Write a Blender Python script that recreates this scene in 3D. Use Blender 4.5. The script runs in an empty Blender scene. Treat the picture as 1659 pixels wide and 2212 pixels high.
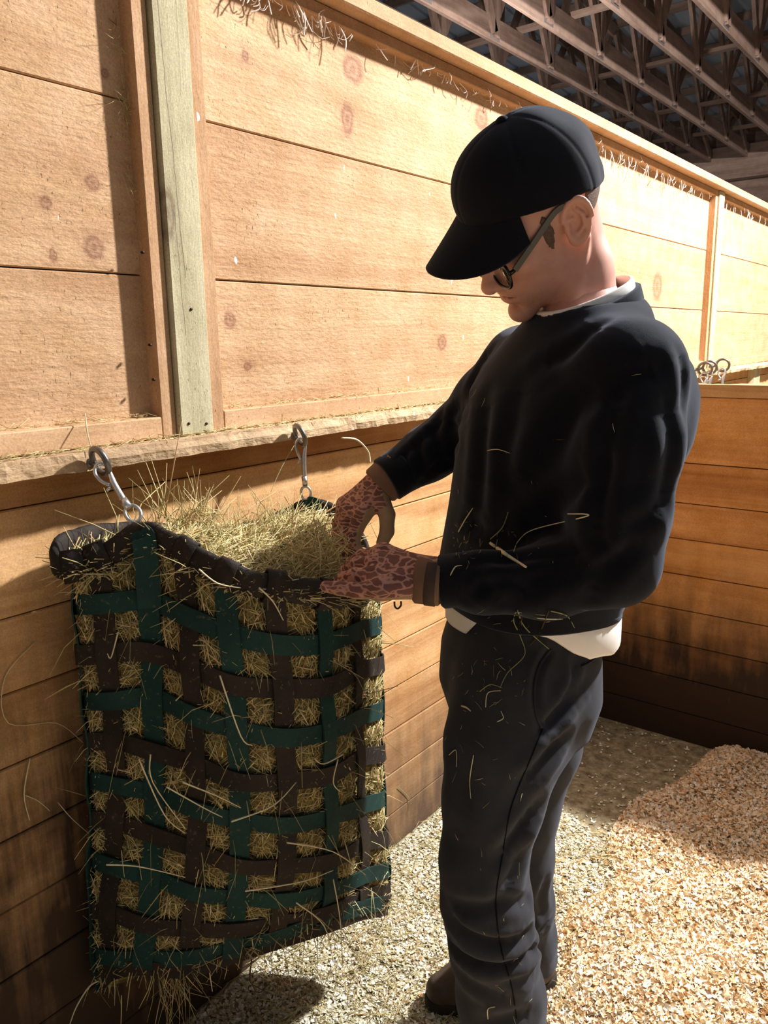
import bpy, bmesh, math, random
import numpy as np
from mathutils import Vector, Matrix

# ------------------------------------------------------------------ camera
W, H = 1659, 2212
YAW, PITCH, ROLL, FPX = 0.666474, 0.215298, -0.0168037, 1695.52
CAM = np.array([1.237, 0.0, 1.435])
def cam_axes():
    cy, sy, cp, sp = math.cos(YAW), math.sin(YAW), math.cos(PITCH), math.sin(PITCH)
    f = np.array([-sy*cp, cy*cp, -sp]); r = np.array([cy, sy, 0.0]); u = np.cross(r, f)
    cr, sr = math.cos(ROLL), math.sin(ROLL)
    return cr*r + sr*u, -sr*r + cr*u, f
CR, CU, CF = cam_axes()
scene = bpy.context.scene
COL = scene.collection
cd = bpy.data.cameras.new('camera')
cd.sensor_fit = 'HORIZONTAL'; cd.sensor_width = 36.0; cd.lens = FPX/W*36.0
cd.clip_start = 0.02; cd.clip_end = 100
cam = bpy.data.objects.new('camera', cd); COL.objects.link(cam)
M = Matrix.Identity(4)
for i in range(3):
    M[i][0] = CR[i]; M[i][1] = CU[i]; M[i][2] = -CF[i]; M[i][3] = CAM[i]
cam.matrix_world = M
scene.camera = cam

# ------------------------------------------------------------------ light
wd = bpy.data.worlds.new('barn_ambient'); scene.world = wd; wd.use_nodes = True
bg = wd.node_tree.nodes['Background']
bg.inputs['Color'].default_value = (0.92, 0.95, 1.0, 1); bg.inputs['Strength'].default_value = 0.17
def point_lamp(name, loc, power, radius, color):
    l = bpy.data.lights.new(name, 'POINT'); l.energy = power; l.shadow_soft_size = radius; l.color = color
    o = bpy.data.objects.new(name, l); o.location = loc; COL.objects.link(o); return o
point_lamp('barn_lamp', (2.05, 3.95, 3.78), 1950, 0.10, (1.0, 0.975, 0.965))
point_lamp('truss_fill_light', (-2.2, 6.6, 3.3), 110, 0.12, (1.0, 0.97, 0.95))  # unseen fill added beyond the stall wall to brighten the trusses
scene.view_settings.view_transform = 'Standard'
scene.view_settings.look = 'None'
scene.view_settings.gamma = 1.0
scene.view_settings.use_curve_mapping = False
scene.view_settings.exposure = 0.0

# ------------------------------------------------------------------ pixel helpers (a pixel gives a direction only)
def ray(x, y):
    return (x-W/2)/FPX*CR - (y-H/2)/FPX*CU + CF
def onp(x, y, ax, val):
    d = ray(x, y); return CAM + d*((val-CAM[ax])/d[ax])
def at(x, y, hd):
    d = ray(x, y); return CAM + d*(hd/math.hypot(d[0], d[1]))

# ------------------------------------------------------------------ object helpers
rng = np.random.default_rng(7)
def link(name, me, mat=None, parent=None, smooth=False):
    o = bpy.data.objects.new(name, me); COL.objects.link(o)
    if mat is not None and len(me.materials) == 0: me.materials.append(mat)
    if parent is not None: o.parent = parent
    if smooth: me.shade_smooth()
    return o
def mesh_np(name, v, f, mat=None, parent=None, smooth=False):
    v = np.asarray(v, np.float32); f = np.asarray(f, np.int32)
    me = bpy.data.meshes.new(name)
    n = f.shape[1]
    me.vertices.add(len(v)); me.vertices.foreach_set('co', v.ravel())
    me.loops.add(f.size); me.loops.foreach_set('vertex_index', f.ravel())
    me.polygons.add(len(f))
    me.polygons.foreach_set('loop_start', np.arange(0, f.size, n, dtype=np.int32))
    me.update(calc_edges=True); me.validate()
    return link(name, me, mat, parent, smooth)
def mesh_py(name, v, f, mat=None, parent=None, smooth=False):
    me = bpy.data.meshes.new(name); me.from_pydata([tuple(map(float, p)) for p in v], [], [tuple(map(int, q)) for q in f]); me.update()
    return link(name, me, mat, parent, smooth)
def tag(o, label=None, cat=None, group=None, kind=None):
    if label: o['label'] = label
    if cat: o['category'] = cat
    if group: o['group'] = group
    if kind: o['kind'] = kind
    return o
def empty(name, loc=(0, 0, 0)):
    o = bpy.data.objects.new(name, None); o.location = loc; o.empty_display_size = .05; COL.objects.link(o); return o
def box(name, lo, hi, mat, parent=None, bev=0.0015, jit=0.0):
    lo = np.array(lo, float); hi = np.array(hi, float)
    c = (lo+hi)/2; d = (hi-lo)
    bm = bmesh.new(); bmesh.ops.create_cube(bm, size=1.0)
    for v in bm.verts: v.co = Vector((v.co.x*d[0], v.co.y*d[1], v.co.z*d[2]))
    if bev > 0: bmesh.ops.bevel(bm, geom=bm.edges[:], offset=bev, segments=1, affect='EDGES')
    me = bpy.data.meshes.new(name); bm.to_mesh(me); bm.free()
    o = link(name, me, mat, parent); o.location = c
    return o
def tube_np(P, r, n=8, closed=False, cap=True):
    P = np.asarray(P, float); m = len(P); r = np.broadcast_to(np.asarray(r, float), (m,))
    if closed: T = np.roll(P, -1, 0)-np.roll(P, 1, 0)
    else: T = np.gradient(P, axis=0)
    T /= np.linalg.norm(T, axis=1)[:, None]+1e-12
    N = np.zeros_like(P); a = np.array([0, 0, 1.0]) if abs(T[0][2]) < .9 else np.array([1.0, 0, 0])
    N[0] = np.cross(T[0], a); N[0] /= np.linalg.norm(N[0])
    for i in range(1, m):
        q = N[i-1]-T[i]*(N[i-1]@T[i]); N[i] = q/(np.linalg.norm(q)+1e-12)
    B = np.cross(T, N)
    th = np.arange(n)*2*math.pi/n
    V = (P[:, None]+r[:, None, None]*(np.cos(th)[None, :, None]*N[:, None]+np.sin(th)[None, :, None]*B[:, None])).reshape(-1, 3)
    F = []
    for i in range(m if closed else m-1):
        j = (i+1) % m
        for k in range(n):
            l = (k+1) % n; F.append((i*n+k, i*n+l, j*n+l, j*n+k))
    V = list(V)
    if not closed and cap:
        F.append(tuple(range(n))[::-1]); F.append(tuple((m-1)*n+k for k in range(n)))
    return V, F
def tube(name, P, r, mat, parent=None, n=8, closed=False):
    V, F = tube_np(P, r, n, closed); return mesh_py(name, V, F, mat, parent, True)
def spline(P, per=8, closed=False):
    P = np.asarray(P, float); m = len(P); out = []
    rngi = range(m) if closed else range(m-1)
    for i in rngi:
        if closed: a, b, c, d = P[(i-1) % m], P[i], P[(i+1) % m], P[(i+2) % m]
        else: a, b, c, d = P[max(i-1, 0)], P[i], P[i+1], P[min(i+2, m-1)]
        for t in np.arange(per)/per:
            out.append(.5*((2*b)+(-a+c)*t+(2*a-5*b+4*c-d)*t*t+(-a+3*b-3*c+d)*t**3))
    if not closed: out.append(P[-1])
    return np.array(out)
def unit(a): return a/(np.linalg.norm(a, axis=-1, keepdims=True)+1e-9)
def join(parts):
    V = []; F = []
    for v, f in parts:
        n = len(V); V += list(v); F += [tuple(i+n for i in q) for q in f]
    return V, F

# ------------------------------------------------------------------ material helpers
class NT:
    def __init__(s, name):
        s.m = bpy.data.materials.new(name); s.m.use_nodes = True; s.t = s.m.node_tree
        s.b = s.t.nodes['Principled BSDF']
    def n(s, typ, **kw):
        nd = s.t.nodes.new(typ)
        for k, v in kw.items():
            if k in nd.inputs: s.set(nd.inputs[k], v)
            else: setattr(nd, k, v)
        return nd
    def set(s, sock, v):
        if isinstance(v, bpy.types.NodeSocket): s.t.links.new(v, sock)
        else:
            if isinstance(v, tuple) and len(v) == 3 and sock.type == 'RGBA': v = v+(1,)
            sock.default_value = v
    def math(s, op, a, b=None, c=None, clamp=False):
        nd = s.t.nodes.new('ShaderNodeMath'); nd.operation = op; nd.use_clamp = clamp
        for i, v in enumerate((a, b, c)):
            if v is not None: s.set(nd.inputs[i], v)
        return nd.outputs[0]
    def vmath(s, op, a, b=None):
        nd = s.t.nodes.new('ShaderNodeVectorMath'); nd.operation = op
        s.set(nd.inputs[0], a)
        if b is not None: s.set(nd.inputs[1], b)
        return nd.outputs[1] if op in ('LENGTH', 'DISTANCE', 'DOT_PRODUCT') else nd.outputs[0]
    def mix(s, fac, a, b, blend='MIX'):
        nd = s.t.nodes.new('ShaderNodeMix'); nd.data_type = 'RGBA'; nd.blend_type = blend
        s.set(nd.inputs[0], fac); s.set(nd.inputs[6], a); s.set(nd.inputs[7], b); return nd.outputs[2]
    def ramp(s, fac, stops, interp='LINEAR'):
        nd = s.t.nodes.new('ShaderNodeValToRGB'); s.t.links.new(fac, nd.inputs[0]); cr = nd.color_ramp; cr.interpolation = interp
        while len(cr.elements) < len(stops): cr.elements.new(.5)
        for e, (p, c) in zip(cr.elements, stops):
            e.position = p; e.color = (c if isinstance(c, tuple) else (c, c, c))[:3]+(1,)
        return nd.outputs[0]
    def noise(s, vec, scale, detail=4, rough=.55, dist=0.0):
        nd = s.n('ShaderNodeTexNoise', Vector=vec, Scale=scale, Detail=detail, Roughness=rough, Distortion=dist); return nd.outputs['Fac']
    def coord(s, which='Object'):
        return s.n('ShaderNodeTexCoord').outputs[which]
    def mapping(s, vec, scale=(1, 1, 1), loc=(0, 0, 0), rot=(0, 0, 0)):
        return s.n('ShaderNodeMapping', Vector=vec, Scale=scale, Location=loc, Rotation=rot).outputs[0]
    def bump(s, h, strength=.3, dist=.01, normal=None):
        nd = s.n('ShaderNodeBump', Height=h, Strength=strength, Distance=dist)
        if normal is not None: s.set(nd.inputs['Normal'], normal)
        s.t.links.new(nd.outputs[0], s.b.inputs['Normal']); return nd.outputs[0]
    def out(s, color, rough=.7, spec=.3, **kw):
        s.set(s.b.inputs['Base Color'], color); s.set(s.b.inputs['Roughness'], rough); s.set(s.b.inputs['Specular IOR Level'], spec)
        for k, v in kw.items(): s.set(s.b.inputs[k], v)
        return s.m
def srgb(r, g, b):
    return tuple(((c/255)/12.92 if c/255 <= .04045 else ((c/255+.055)/1.055)**2.4) for c in (r, g, b))

def wood(name, dark, light, knot=(.1, .035, .015), axis=1, knots=(), speck=.5, stain=0.0, stainz=(0, 1), grain=1.0, white=0.0, bump=.35, autoknot=.0, crack=None, mott=1.0, staincol=(.042, .026, .018), stain_shade=None):
    """sawn softwood: grain runs along the given world axis; knots = (y,z,ry,rz) on the x=const wall face"""
    k = NT(name)
    geo = k.n('ShaderNodeNewGeometry').outputs['Position']
    rnd = k.n('ShaderNodeObjectInfo').outputs['Random']
    off = k.n('ShaderNodeCombineXYZ', X=k.math('MULTIPLY', rnd, 7.3), Y=k.math('MULTIPLY', rnd, 13.7), Z=k.math('MULTIPLY', rnd, 5.1)).outputs[0]
    p = k.vmath('ADD', geo, off)
    sc = [9.0, 9.0, 9.0]; sc[axis] = .9
    ps = k.mapping(p, scale=tuple(sc))
    g1 = k.noise(ps, 1.0, 5, .6, .6)
    sc2 = [60.0, 60.0, 60.0]; sc2[axis] = 2.2
    g2 = k.noise(k.mapping(p, scale=tuple(sc2)), 1.0, 3, .6, .3)
    sc3 = [3.0]*3; sc3[axis] = .25
    rings = k.math('SINE', k.math('MULTIPLY', k.noise(k.mapping(p, scale=tuple(sc3)), 1.0, 2, .4, .2), 55.0))
    fac = k.math('ADD', k.math('MULTIPLY', g1, .75), k.math('ADD', k.math('MULTIPLY', g2, .3*grain), k.math('MULTIPLY', rings, .06*grain)))
    fac = k.math('ADD', fac, k.math('MULTIPLY', k.math('SUBTRACT', rnd, .5), .22))
    col = k.ramp(fac, [(.28, dark), (.75, light)])
    sx = k.n('ShaderNodeSeparateXYZ', Vector=geo)
    Y, Z = sx.outputs['Y'], sx.outputs['Z']
    warp = k.math('MULTIPLY', k.math('SUBTRACT', k.noise(geo, 45, 3), .5), .014)
    kf = None
    for (ky, kz, ry, rz) in knots:
        dy = k.math('DIVIDE', k.math('ADD', k.math('SUBTRACT', Y, ky), warp), ry); dz = k.math('DIVIDE', k.math('ADD', k.math('SUBTRACT', Z, kz), warp), rz)
        r = k.math('SQRT', k.math('ADD', k.math('MULTIPLY', dy, dy), k.math('MULTIPLY', dz, dz)))
        body = k.math('SUBTRACT', 1.25, r, clamp=True)
        ring = k.math('ADD', k.math('MULTIPLY', k.math('SINE', k.math('MULTIPLY', r, 11.0)), .16), .74)
        halo = k.math('MULTIPLY', k.math('SUBTRACT', 1.0, k.math('DIVIDE', r, 2.4), clamp=True), .28)
        q = k.math('MAXIMUM', k.math('MULTIPLY', k.math('MULTIPLY', body, 3.2, clamp=True), k.math('MULTIPLY', ring, .8)), halo)
        kf = q if kf is None else k.math('MAXIMUM', kf, q)
    if autoknot > 0:
        av = k.mapping(p, scale=(5.0, 5.0, 5.0) if axis != 1 else (5.0, 3.2, 5.0))
        vo = k.n('ShaderNodeTexVoronoi', Vector=av, Scale=1.0)
        keep = k.math('GREATER_THAN', k.n('ShaderNodeSeparateColor', Color=vo.outputs['Color']).outputs[0], 1-autoknot)
        r = k.math('DIVIDE', vo.outputs['Distance'], .085)
        q = k.math('MULTIPLY', k.math('MULTIPLY', k.math('MULTIPLY', k.math('SUBTRACT', 1.2, r, clamp=True), 3.0, clamp=True), .75), keep)
        kf = q if kf is None else k.math('MAXIMUM', kf, q)
    if kf is not None: col = k.mix(kf, col, knot)
    fine = k.math('MULTIPLY', k.math('SUBTRACT', k.noise(geo, 330, 3, .65), .5), .95*mott)
    patch = k.math('MULTIPLY', k.math('SUBTRACT', k.noise(geo, 11, 4, .65), .5), .55*mott)
    hv = k.n('ShaderNodeHueSaturation', Color=col, Value=k.math('ADD', 1.0, k.math('ADD', fine, patch)), Saturation=k.math('SUBTRACT', 1.0, k.math('MULTIPLY', patch, .5))); col = hv.outputs[0]
    if crack:
        for (y0, sl, z0, z1, wd) in crack:
            dl = k.math('ABSOLUTE', k.math('ADD', k.math('SUBTRACT', Y, k.math('ADD', y0, k.math('MULTIPLY', k.math('SUBTRACT', Z, z0), sl))), k.math('MULTIPLY', k.math('SUBTRACT', k.noise(k.mapping(geo, scale=(1, 1, 5)), 4.0, 3), .5), .008)))
            m = k.math('MULTIPLY', k.math('MULTIPLY', k.math('SUBTRACT', wd, dl), 1500, clamp=True), k.math('MULTIPLY', k.math('GREATER_THAN', Z, z0), k.math('LESS_THAN', Z, z1)))
            col = k.mix(k.math('MULTIPLY', m, .7), col, (.08, .06, .05))
    if speck > 0:
        sp = k.noise(k.mapping(geo, scale=(1, 1.3, .5)), 190, 3, .6)
        big = k.noise(geo, 5.0, 2)
        th = k.math('SUBTRACT', .785, k.math('MULTIPLY', big, .2*speck+.05))
        m = k.math('MULTIPLY', k.math('SUBTRACT', sp, th), 14.0, clamp=True)
        col = k.mix(k.math('MULTIPLY', m, .8), col, (.06, .032, .015))
    if white > 0:
        vv = k.n('ShaderNodeTexVoronoi', Vector=k.vmath('ADD', k.mapping(geo, scale=(30, 30, 15)), k.vmath('MULTIPLY', k.n('ShaderNodeTexNoise', Vector=geo, Scale=60.0, Detail=3.0).outputs['Color'], (.35, .35, .35))), Scale=1.0)
        keep = k.math('GREATER_THAN', k.n('ShaderNodeSeparateColor', Color=vv.outputs['Color']).outputs[1], 1-white)
        m = k.math('MULTIPLY', k.math('MULTIPLY', k.math('SUBTRACT', .115, vv.outputs['Distance']), 30, clamp=True), keep)
        col = k.mix(m, col, (.86, .85, .8))
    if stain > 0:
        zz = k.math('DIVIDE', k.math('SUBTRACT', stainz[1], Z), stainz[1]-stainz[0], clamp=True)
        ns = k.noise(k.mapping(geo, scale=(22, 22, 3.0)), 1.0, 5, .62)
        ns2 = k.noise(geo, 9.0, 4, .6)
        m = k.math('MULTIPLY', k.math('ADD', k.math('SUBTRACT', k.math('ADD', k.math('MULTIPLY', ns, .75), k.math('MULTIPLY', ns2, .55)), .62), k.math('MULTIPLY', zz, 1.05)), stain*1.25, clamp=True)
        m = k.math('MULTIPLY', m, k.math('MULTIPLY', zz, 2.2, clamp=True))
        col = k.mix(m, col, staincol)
    if stain_shade:  # streaky stains, deepened to paint in the shade low on the left wall
        y0, y1, z1, amt = stain_shade
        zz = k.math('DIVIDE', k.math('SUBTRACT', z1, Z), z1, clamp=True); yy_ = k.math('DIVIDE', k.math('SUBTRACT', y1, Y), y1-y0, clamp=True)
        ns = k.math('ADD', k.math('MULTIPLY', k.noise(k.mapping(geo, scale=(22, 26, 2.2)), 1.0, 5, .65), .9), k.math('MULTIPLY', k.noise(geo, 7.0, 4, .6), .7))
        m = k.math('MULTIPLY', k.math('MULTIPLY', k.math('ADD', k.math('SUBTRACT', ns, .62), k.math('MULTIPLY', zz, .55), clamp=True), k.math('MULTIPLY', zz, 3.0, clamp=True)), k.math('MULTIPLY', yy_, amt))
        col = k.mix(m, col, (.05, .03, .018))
    sb = [140.0]*3; sb[axis] = 55.0
    h = k.math('ADD', k.math('MULTIPLY', k.noise(k.mapping(geo, scale=tuple(sb)), 1.0, 3, .6), .7), k.math('MULTIPLY', g2, .6))
    k.bump(h, bump, .004)
    return k.out(col, .78, .18)
def plain(name, col, rough=.6, spec=.3, metal=0.0, nscale=0, namp=.2, bump=0, bscale=200):
    k = NT(name); c = col
    if nscale:
        nz = k.noise(k.coord(), nscale, 4)
        c = k.mix(nz, tuple(x*(1-namp) for x in col), tuple(min(1, x*(1+namp)) for x in col))
    if bump: k.bump(k.noise(k.coord(), bscale, 3), bump, .002)
    m = k.out(c, rough, spec); k.b.inputs['Metallic'].default_value = metal
    return m
# ------------------------------------------------------------------ materials of the setting
kn = []
for (px, py, rx, ry) in [(200, 396, 17, 18), (101, 436, 13, 14), (204, 535, 22, 27), (115, 550, 9, 17), (225, 160, 9, 9), (762, 150, 22, 20), (750, 258, 13, 24), (497, 690, 13, 16), (536, 790, 9, 8), (955, 740, 10, 10), (1040, 255, 14, 14), (1420, 618, 10, 12), (95, 362, 5, 5), (530, 120, 8, 10)]:
    c = onp(px, py, 0, .02); e = onp(px+rx, py, 0, .02); kn.append((c[1], c[2], abs(e[1]-c[1])*1.0, ry/rx*abs(e[1]-c[1])*.9))
M_UP = wood('upper_board_pine', srgb(174, 135, 99), srgb(205, 169, 130), knot=srgb(128, 84, 66), knots=kn, speck=.95, white=.16, grain=.9, bump=.8)
M_TRIM = wood('trim_pine', srgb(171, 132, 96), srgb(206, 169, 131), axis=1, speck=.8, white=.06, grain=.9)
M_TRIMV = wood('trim_pine_upright', srgb(169, 130, 94), srgb(204, 167, 129), axis=2, speck=.8, white=.06, grain=.9)
M_POST = wood('treated_post', srgb(154, 145, 112), srgb(193, 184, 151), knot=srgb(105, 85, 65), axis=2, speck=.9, grain=1.3, white=.05,
              knots=[(.905, 1.655, .016, .045)], crack=[(.934, -.045, 1.55, 2.11, .0011), (.925, -.02, 1.45, 1.66, .0010), (.952, .0, 1.85, 2.11, .0006)])
M_LEDGE = wood('chewed_ledge_wood', srgb(138, 106, 76), srgb(206, 178, 142), axis=1, speck=.7, grain=2.0, bump=.9, white=.12)
M_LOW = wood('lower_board_pine', srgb(164, 115, 70), srgb(212, 168, 117), knot=srgb(86, 44, 26), axis=1, speck=.45, stain=.8, stainz=(-.05, .62), staincol=srgb(98, 78, 62), stain_shade=(.7, 1.35, 1.1, 1.7), grain=1.5, white=.04, autoknot=.10, bump=.3)
M_LOWB = wood('partition_board_pine', srgb(160, 106, 58), srgb(204, 150, 92), knot=srgb(86, 44, 26), axis=0, speck=.45, stain=.95, stainz=(.1, .78), grain=1.5, white=.03, autoknot=.14, bump=.3)
M_BACKING = plain('gap_shadow_timber', srgb(60, 36, 20), .9, .1)
M_TRUSS = wood('roof_timber', srgb(110, 86, 74), srgb(156, 130, 114), axis=1, speck=.2, grain=1.2, bump=.2)
M_TRUSSX = wood('roof_timber_cross', srgb(110, 86, 74), srgb(156, 130, 114), axis=0, speck=.2, grain=1.2, bump=.2)
M_TRUSSZ = wood('roof_timber_web', srgb(106, 82, 70), srgb(150, 124, 108), axis=2, speck=.2, grain=1.2, bump=.2)
M_PLATE = plain('galvanised_plate', srgb(112, 104, 102), .6, .4, .2, 60, .2)
M_ROOF = plain('roof_sheet_metal', srgb(168, 176, 184), .45, .5, .35, 3, .3)
M_STEEL = plain('worn_steel', srgb(120, 116, 112), .38, .5, .9, 90, .35, .2, 300)
M_BRIGHT = plain('bright_zinc', srgb(205, 205, 206), .3, .5, .9, 90, .2, .2, 300)

YA0, YA1 = -1.3, 6.8
# ------------------------------------------------------------------ wall A (left)
wl = box('wall_left', (-.055, YA0, 0), (-.022, YA1, 2.10), M_BACKING, bev=0)
tag(wl, kind='structure', label='tall stall wall of horizontal pine boards on the left')
def wchild(name, lo, hi, mat, bev=.0015): return box(name, lo, hi, mat, wl, bev)
# parent has an identity transform apart from its location: keep children in world space
def fix(o, par):
    o.matrix_parent_inverse = Matrix.Translation(-Vector(par.location)); return o
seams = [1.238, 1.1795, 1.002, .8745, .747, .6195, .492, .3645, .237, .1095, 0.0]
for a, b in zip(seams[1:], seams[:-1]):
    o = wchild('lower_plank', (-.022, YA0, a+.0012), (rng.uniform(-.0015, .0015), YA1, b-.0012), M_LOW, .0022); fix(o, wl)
ups = [1.262, 1.5535, 1.8345, 2.108]
panels = [(YA0, .878), (1.005, 4.115), (4.25, YA1)]
for (y0, y1) in panels:
    for a, b in zip(ups[:-1], ups[1:]):
        o = wchild('upper_plank', (-.015, y0, a+.0012), (.02+rng.uniform(-.0015, .0015), y1, b-.0012), M_UP, .002); fix(o, wl)
for dy in (0.0, 3.235):
    fix(wchild('batten', (.0, .868+dy, 1.269), (.050, .8985+dy, 2.107), M_TRIMV), wl)
    fix(wchild('post', (-.02, .9005+dy, 1.269), (.060, .978+dy, 2.107), M_POST, .003), wl)
    fix(wchild('batten', (.0, .9785+dy, 1.269), (.050, 1.012+dy, 2.107), M_TRIMV), wl)
for (y0, y1) in ((YA0, .868), (1.0125, 4.10), (4.25, YA1)):
    fix(wchild('trim_strip', (.0, y0, 1.269), (.050, y1, 1.307), M_TRIM, .002), wl)
    fix(wchild('trim_strip', (.0, y0, 2.082), (.050, y1, 2.107), M_TRIM, .002), wl)
fix(wchild('corner_board', (.0, 5.16, .0), (.04, 5.30, 1.236), M_POST), wl)
# chewed ledge: an uneven front edge
def rough_board(name, lo, hi, mat, parent, amp=.0022, step=.012):
    lo = np.array(lo); hi = np.array(hi); n = int((hi[1]-lo[1])/step)
    ys = np.linspace(lo[1], hi[1], n+1); V = []; F = []
    def nz(s):
        r = np.random.default_rng(s); a = r.normal(0, 1, n+1); k = np.array([1, 2, 3, 2, 1])/9
        return np.convolve(a, k, 'same')*amp*1.6+np.minimum(np.convolve(r.normal(0, 1, n+1), np.ones(9)/9, 'same'), 0)*amp*3
    a, b, c, d = nz(1), nz(2), nz(3), nz(4)
    for i, y in enumerate(ys):
        V += [(lo[0], y, lo[2]), (hi[0]+min(a[i], .003)-.003, y, lo[2]+abs(b[i])*.5), (hi[0]+min(c[i], .002), y, (lo[2]+hi[2])/2), (hi[0]+min(d[i], .003)-.004, y, hi[2]+b[i]*.3-.001), (lo[0], y, hi[2])]
    for i in range(n):
        for k in range(5):
            l = (k+1) % 5; F.append((i*5+k, i*5+l, (i+1)*5+l, (i+1)*5+k))
    F += [(0, 4, 3, 2, 1), tuple(n*5+k for k in range(5))]
    F = [q[::-1] for q in F]
    return mesh_py(name, V, F, mat, parent)
o = rough_board('ledge', (-.02, YA0, 1.236), (.087, YA1, 1.268), M_LEDGE, wl); o.location = -Vector(wl.location)
fix(wchild('cap_board', (-.075, YA0, 2.108), (.087, YA1, 2.142), M_TRIM, .003), wl)
# ------------------------------------------------------------------ wall B (partition across the stall)
XB1 = 3.2
wb = box('wall_back', (.0, 2.722, 0), (XB1, 2.742, 1.235), M_BACKING, bev=0)
tag(wb, kind='structure', label='lower stall partition of horizontal boards behind the person')
sb = [1.2355, 1.012, .8735, .747, .6195, .492, .3645, .237, .1095, 0.0]
for a, b in zip(sb[1:], sb[:-1]):
    for (y0, y1) in ((2.70+rng.uniform(-.0015, .0015), 2.722), (2.742, 2.764)):
        fix(box('partition_plank', (.001, y0, a+.0014), (XB1, y1, b-.0014), M_LOWB, wb, .002), wb)
o = rough_board('cap_rail', (-.044, -XB1, 1.2365), (.044, -.002, 1.277), wood('rail_wood', srgb(120, 88, 62), srgb(190, 150, 106), axis=0, speck=.4, grain=1.8, bump=.7), wb, .003)
o.rotation_euler = (0, 0, -math.pi/2); o.location = Vector((0, 2.732, 0))-Vector(wb.location)
o.rotation_euler = (0, 0, math.pi/2); o.location = Vector((0, 2.732, 0))-Vector(wb.location)
# ------------------------------------------------------------------ floor
k = NT('rubber_mat_dust')
g = k.n('ShaderNodeNewGeometry').outputs['Position']
c = k.ramp(k.noise(g, 30, 6, .7), [(.3, srgb(96, 84, 64)), (.52, srgb(160, 148, 118)), (.75, srgb(206, 196, 166))])
k.bump(k.noise(g, 160, 4), .6, .004)
M_FLOOR = k.out(c, .9, .1)
fl = mesh_py('floor', [(-.02, -1.5, 0), (3.4, -1.5, 0), (3.4, 7, 0), (-.02, 7, 0), (-.02, -1.5, -.05), (3.4, -1.5, -.05), (3.4, 7, -.05), (-.02, 7, -.05)], [(0, 1, 2, 3), (7, 6, 5, 4), (0, 4, 5, 1), (1, 5, 6, 2), (2, 6, 7, 3), (3, 7, 4, 0)], M_FLOOR)
tag(fl, kind='structure', label='dark rubber matted stall floor')
# ------------------------------------------------------------------ roof and trusses
ZC = 4.2
def roofz(y): return 4.75+(14.5-y)*.105
X0R, X1R = -18.0, 6.0
ys = np.array([-3.0, 14.5]); V = []; F = []
nx = int((X1R-X0R)/.075); xs = np.linspace(X0R, X1R, nx*1+1)
prof = []
pitch_w = .23; x = X0R
while x < X1R:
    prof += [(x, 0), (x+.17, 0), (x+.185, .022), (x+.215, .022)]; x += pitch_w
for (x, dz) in prof:
    for y in ys: V.append((x, y, roofz(y)+dz))
for i in range(len(prof)-1): F.append((2*i, 2*i+1, 2*i+3, 2*i+2))
ce = mesh_py('ceiling', V, F, M_ROOF); tag(ce, kind='structure', label='corrugated metal barn roof above the trusses')
for i, y in enumerate(np.arange(.4, 14.4, .61)):
    box('purlin', (X0R, y-.019, roofz(y)-.092), (X1R, y+.019, roofz(y)-.002), M_TRUSSX, ce, 0)
for i, y in enumerate((5.6, 7.7, 9.6, 11.6, 13.2)):
    box('lateral_brace', (X0R, y-.045, ZC+.212), (X1R, y+.045, ZC+.25), M_TRUSSX, ce, 0)
def slanted(name, x, a, b, w, t, mat, parent):
    a = np.array(a, float); b = np.array(b, float); d = b-a; L = np.hypot(*d); d /= L; n = np.array([-d[1], d[0]])*w/2
    V = []
    for xx in (x-t/2, x+t/2):
        for q in (a-n, b-n, b+n, a+n): V.append((xx, q[0], q[1]))
    return mesh_py(name, V, [(3, 2, 1, 0), (4, 5, 6, 7), (0, 1, 5, 4), (1, 2, 6, 5), (2, 3, 7, 6), (3, 0, 4, 7)], mat, parent)
words = ['nearest the stall wall', 'second', 'third', 'fourth', 'fifth', 'sixth', 'seventh', 'eighth', 'ninth', 'tenth']
truss_x = [onp(px, 0, 2, ZC)[0] for px in (900, 1090, 1300, 1500)]
truss_x = [truss_x[0]-.61, *truss_x, truss_x[3]+.62, truss_x[3]+1.24, truss_x[3]+1.86, truss_x[3]+2.48]
tl = ['brown timber roof truss farthest left, half hidden behind the wall cap', 'brown timber roof truss just above the wall cap, leftmost full chord', 'second brown timber roof truss to the right of the wall cap', 'third brown timber roof truss from the wall cap', 'rightmost brown timber roof truss crossing the top right corner', 'brown timber roof truss past the top right corner', 'brown timber roof truss above the stall', 'brown timber roof truss over the open side of the stall', 'brown timber roof truss farthest right']
for ti, x in enumerate(truss_x):
    T = empty('roof_truss', (0, 0, 0)); tag(T, tl[ti], 'roof truss', 'timber trusses under the metal roof')
    box('bottom_chord', (x-.019, .6, ZC), (x+.019, 14.2, ZC+.21), M_TRUSS, T, 0)
    slanted('top_chord', x, (.6, roofz(.6)-.165), (14.2, roofz(14.2)-.165), .14, .038, M_TRUSS, T)
    yj = np.arange(2.6, 14.0, 1.15)
    for j, y in enumerate(yj):
        zt = roofz(y)-.2
        slanted('web_upright', x+.03, (y, ZC+.03), (y, zt), .089, .038, M_TRUSSZ, T)
        slanted('web_diagonal', x-.03, (y, ZC+.05), (y+.55, roofz(y+.55)-.2), .089, .038, M_TRUSSZ, T)
        slanted('web_diagonal', x+.03, (y+.55, roofz(y+.55)-.2), (y+1.12, ZC+.07), .089, .038, M_TRUSSZ, T)
        box('gusset_plate', (x-.0215, y-.09, ZC+.015), (x+.0215, y+.09, ZC+.195), M_PLATE, T, 0)
eb = box('end_beam', (X0R, 14.2, ZC-.3), (X1R, 14.4, ZC+.2), M_TRUSSX, ce, 0)

wf = box('wall_far', (X0R, 14.5, 0), (X1R, 14.6, 5.2), M_TRUSSX, bev=0); tag(wf, kind='structure', label='dark far end wall of the barn')
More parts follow.
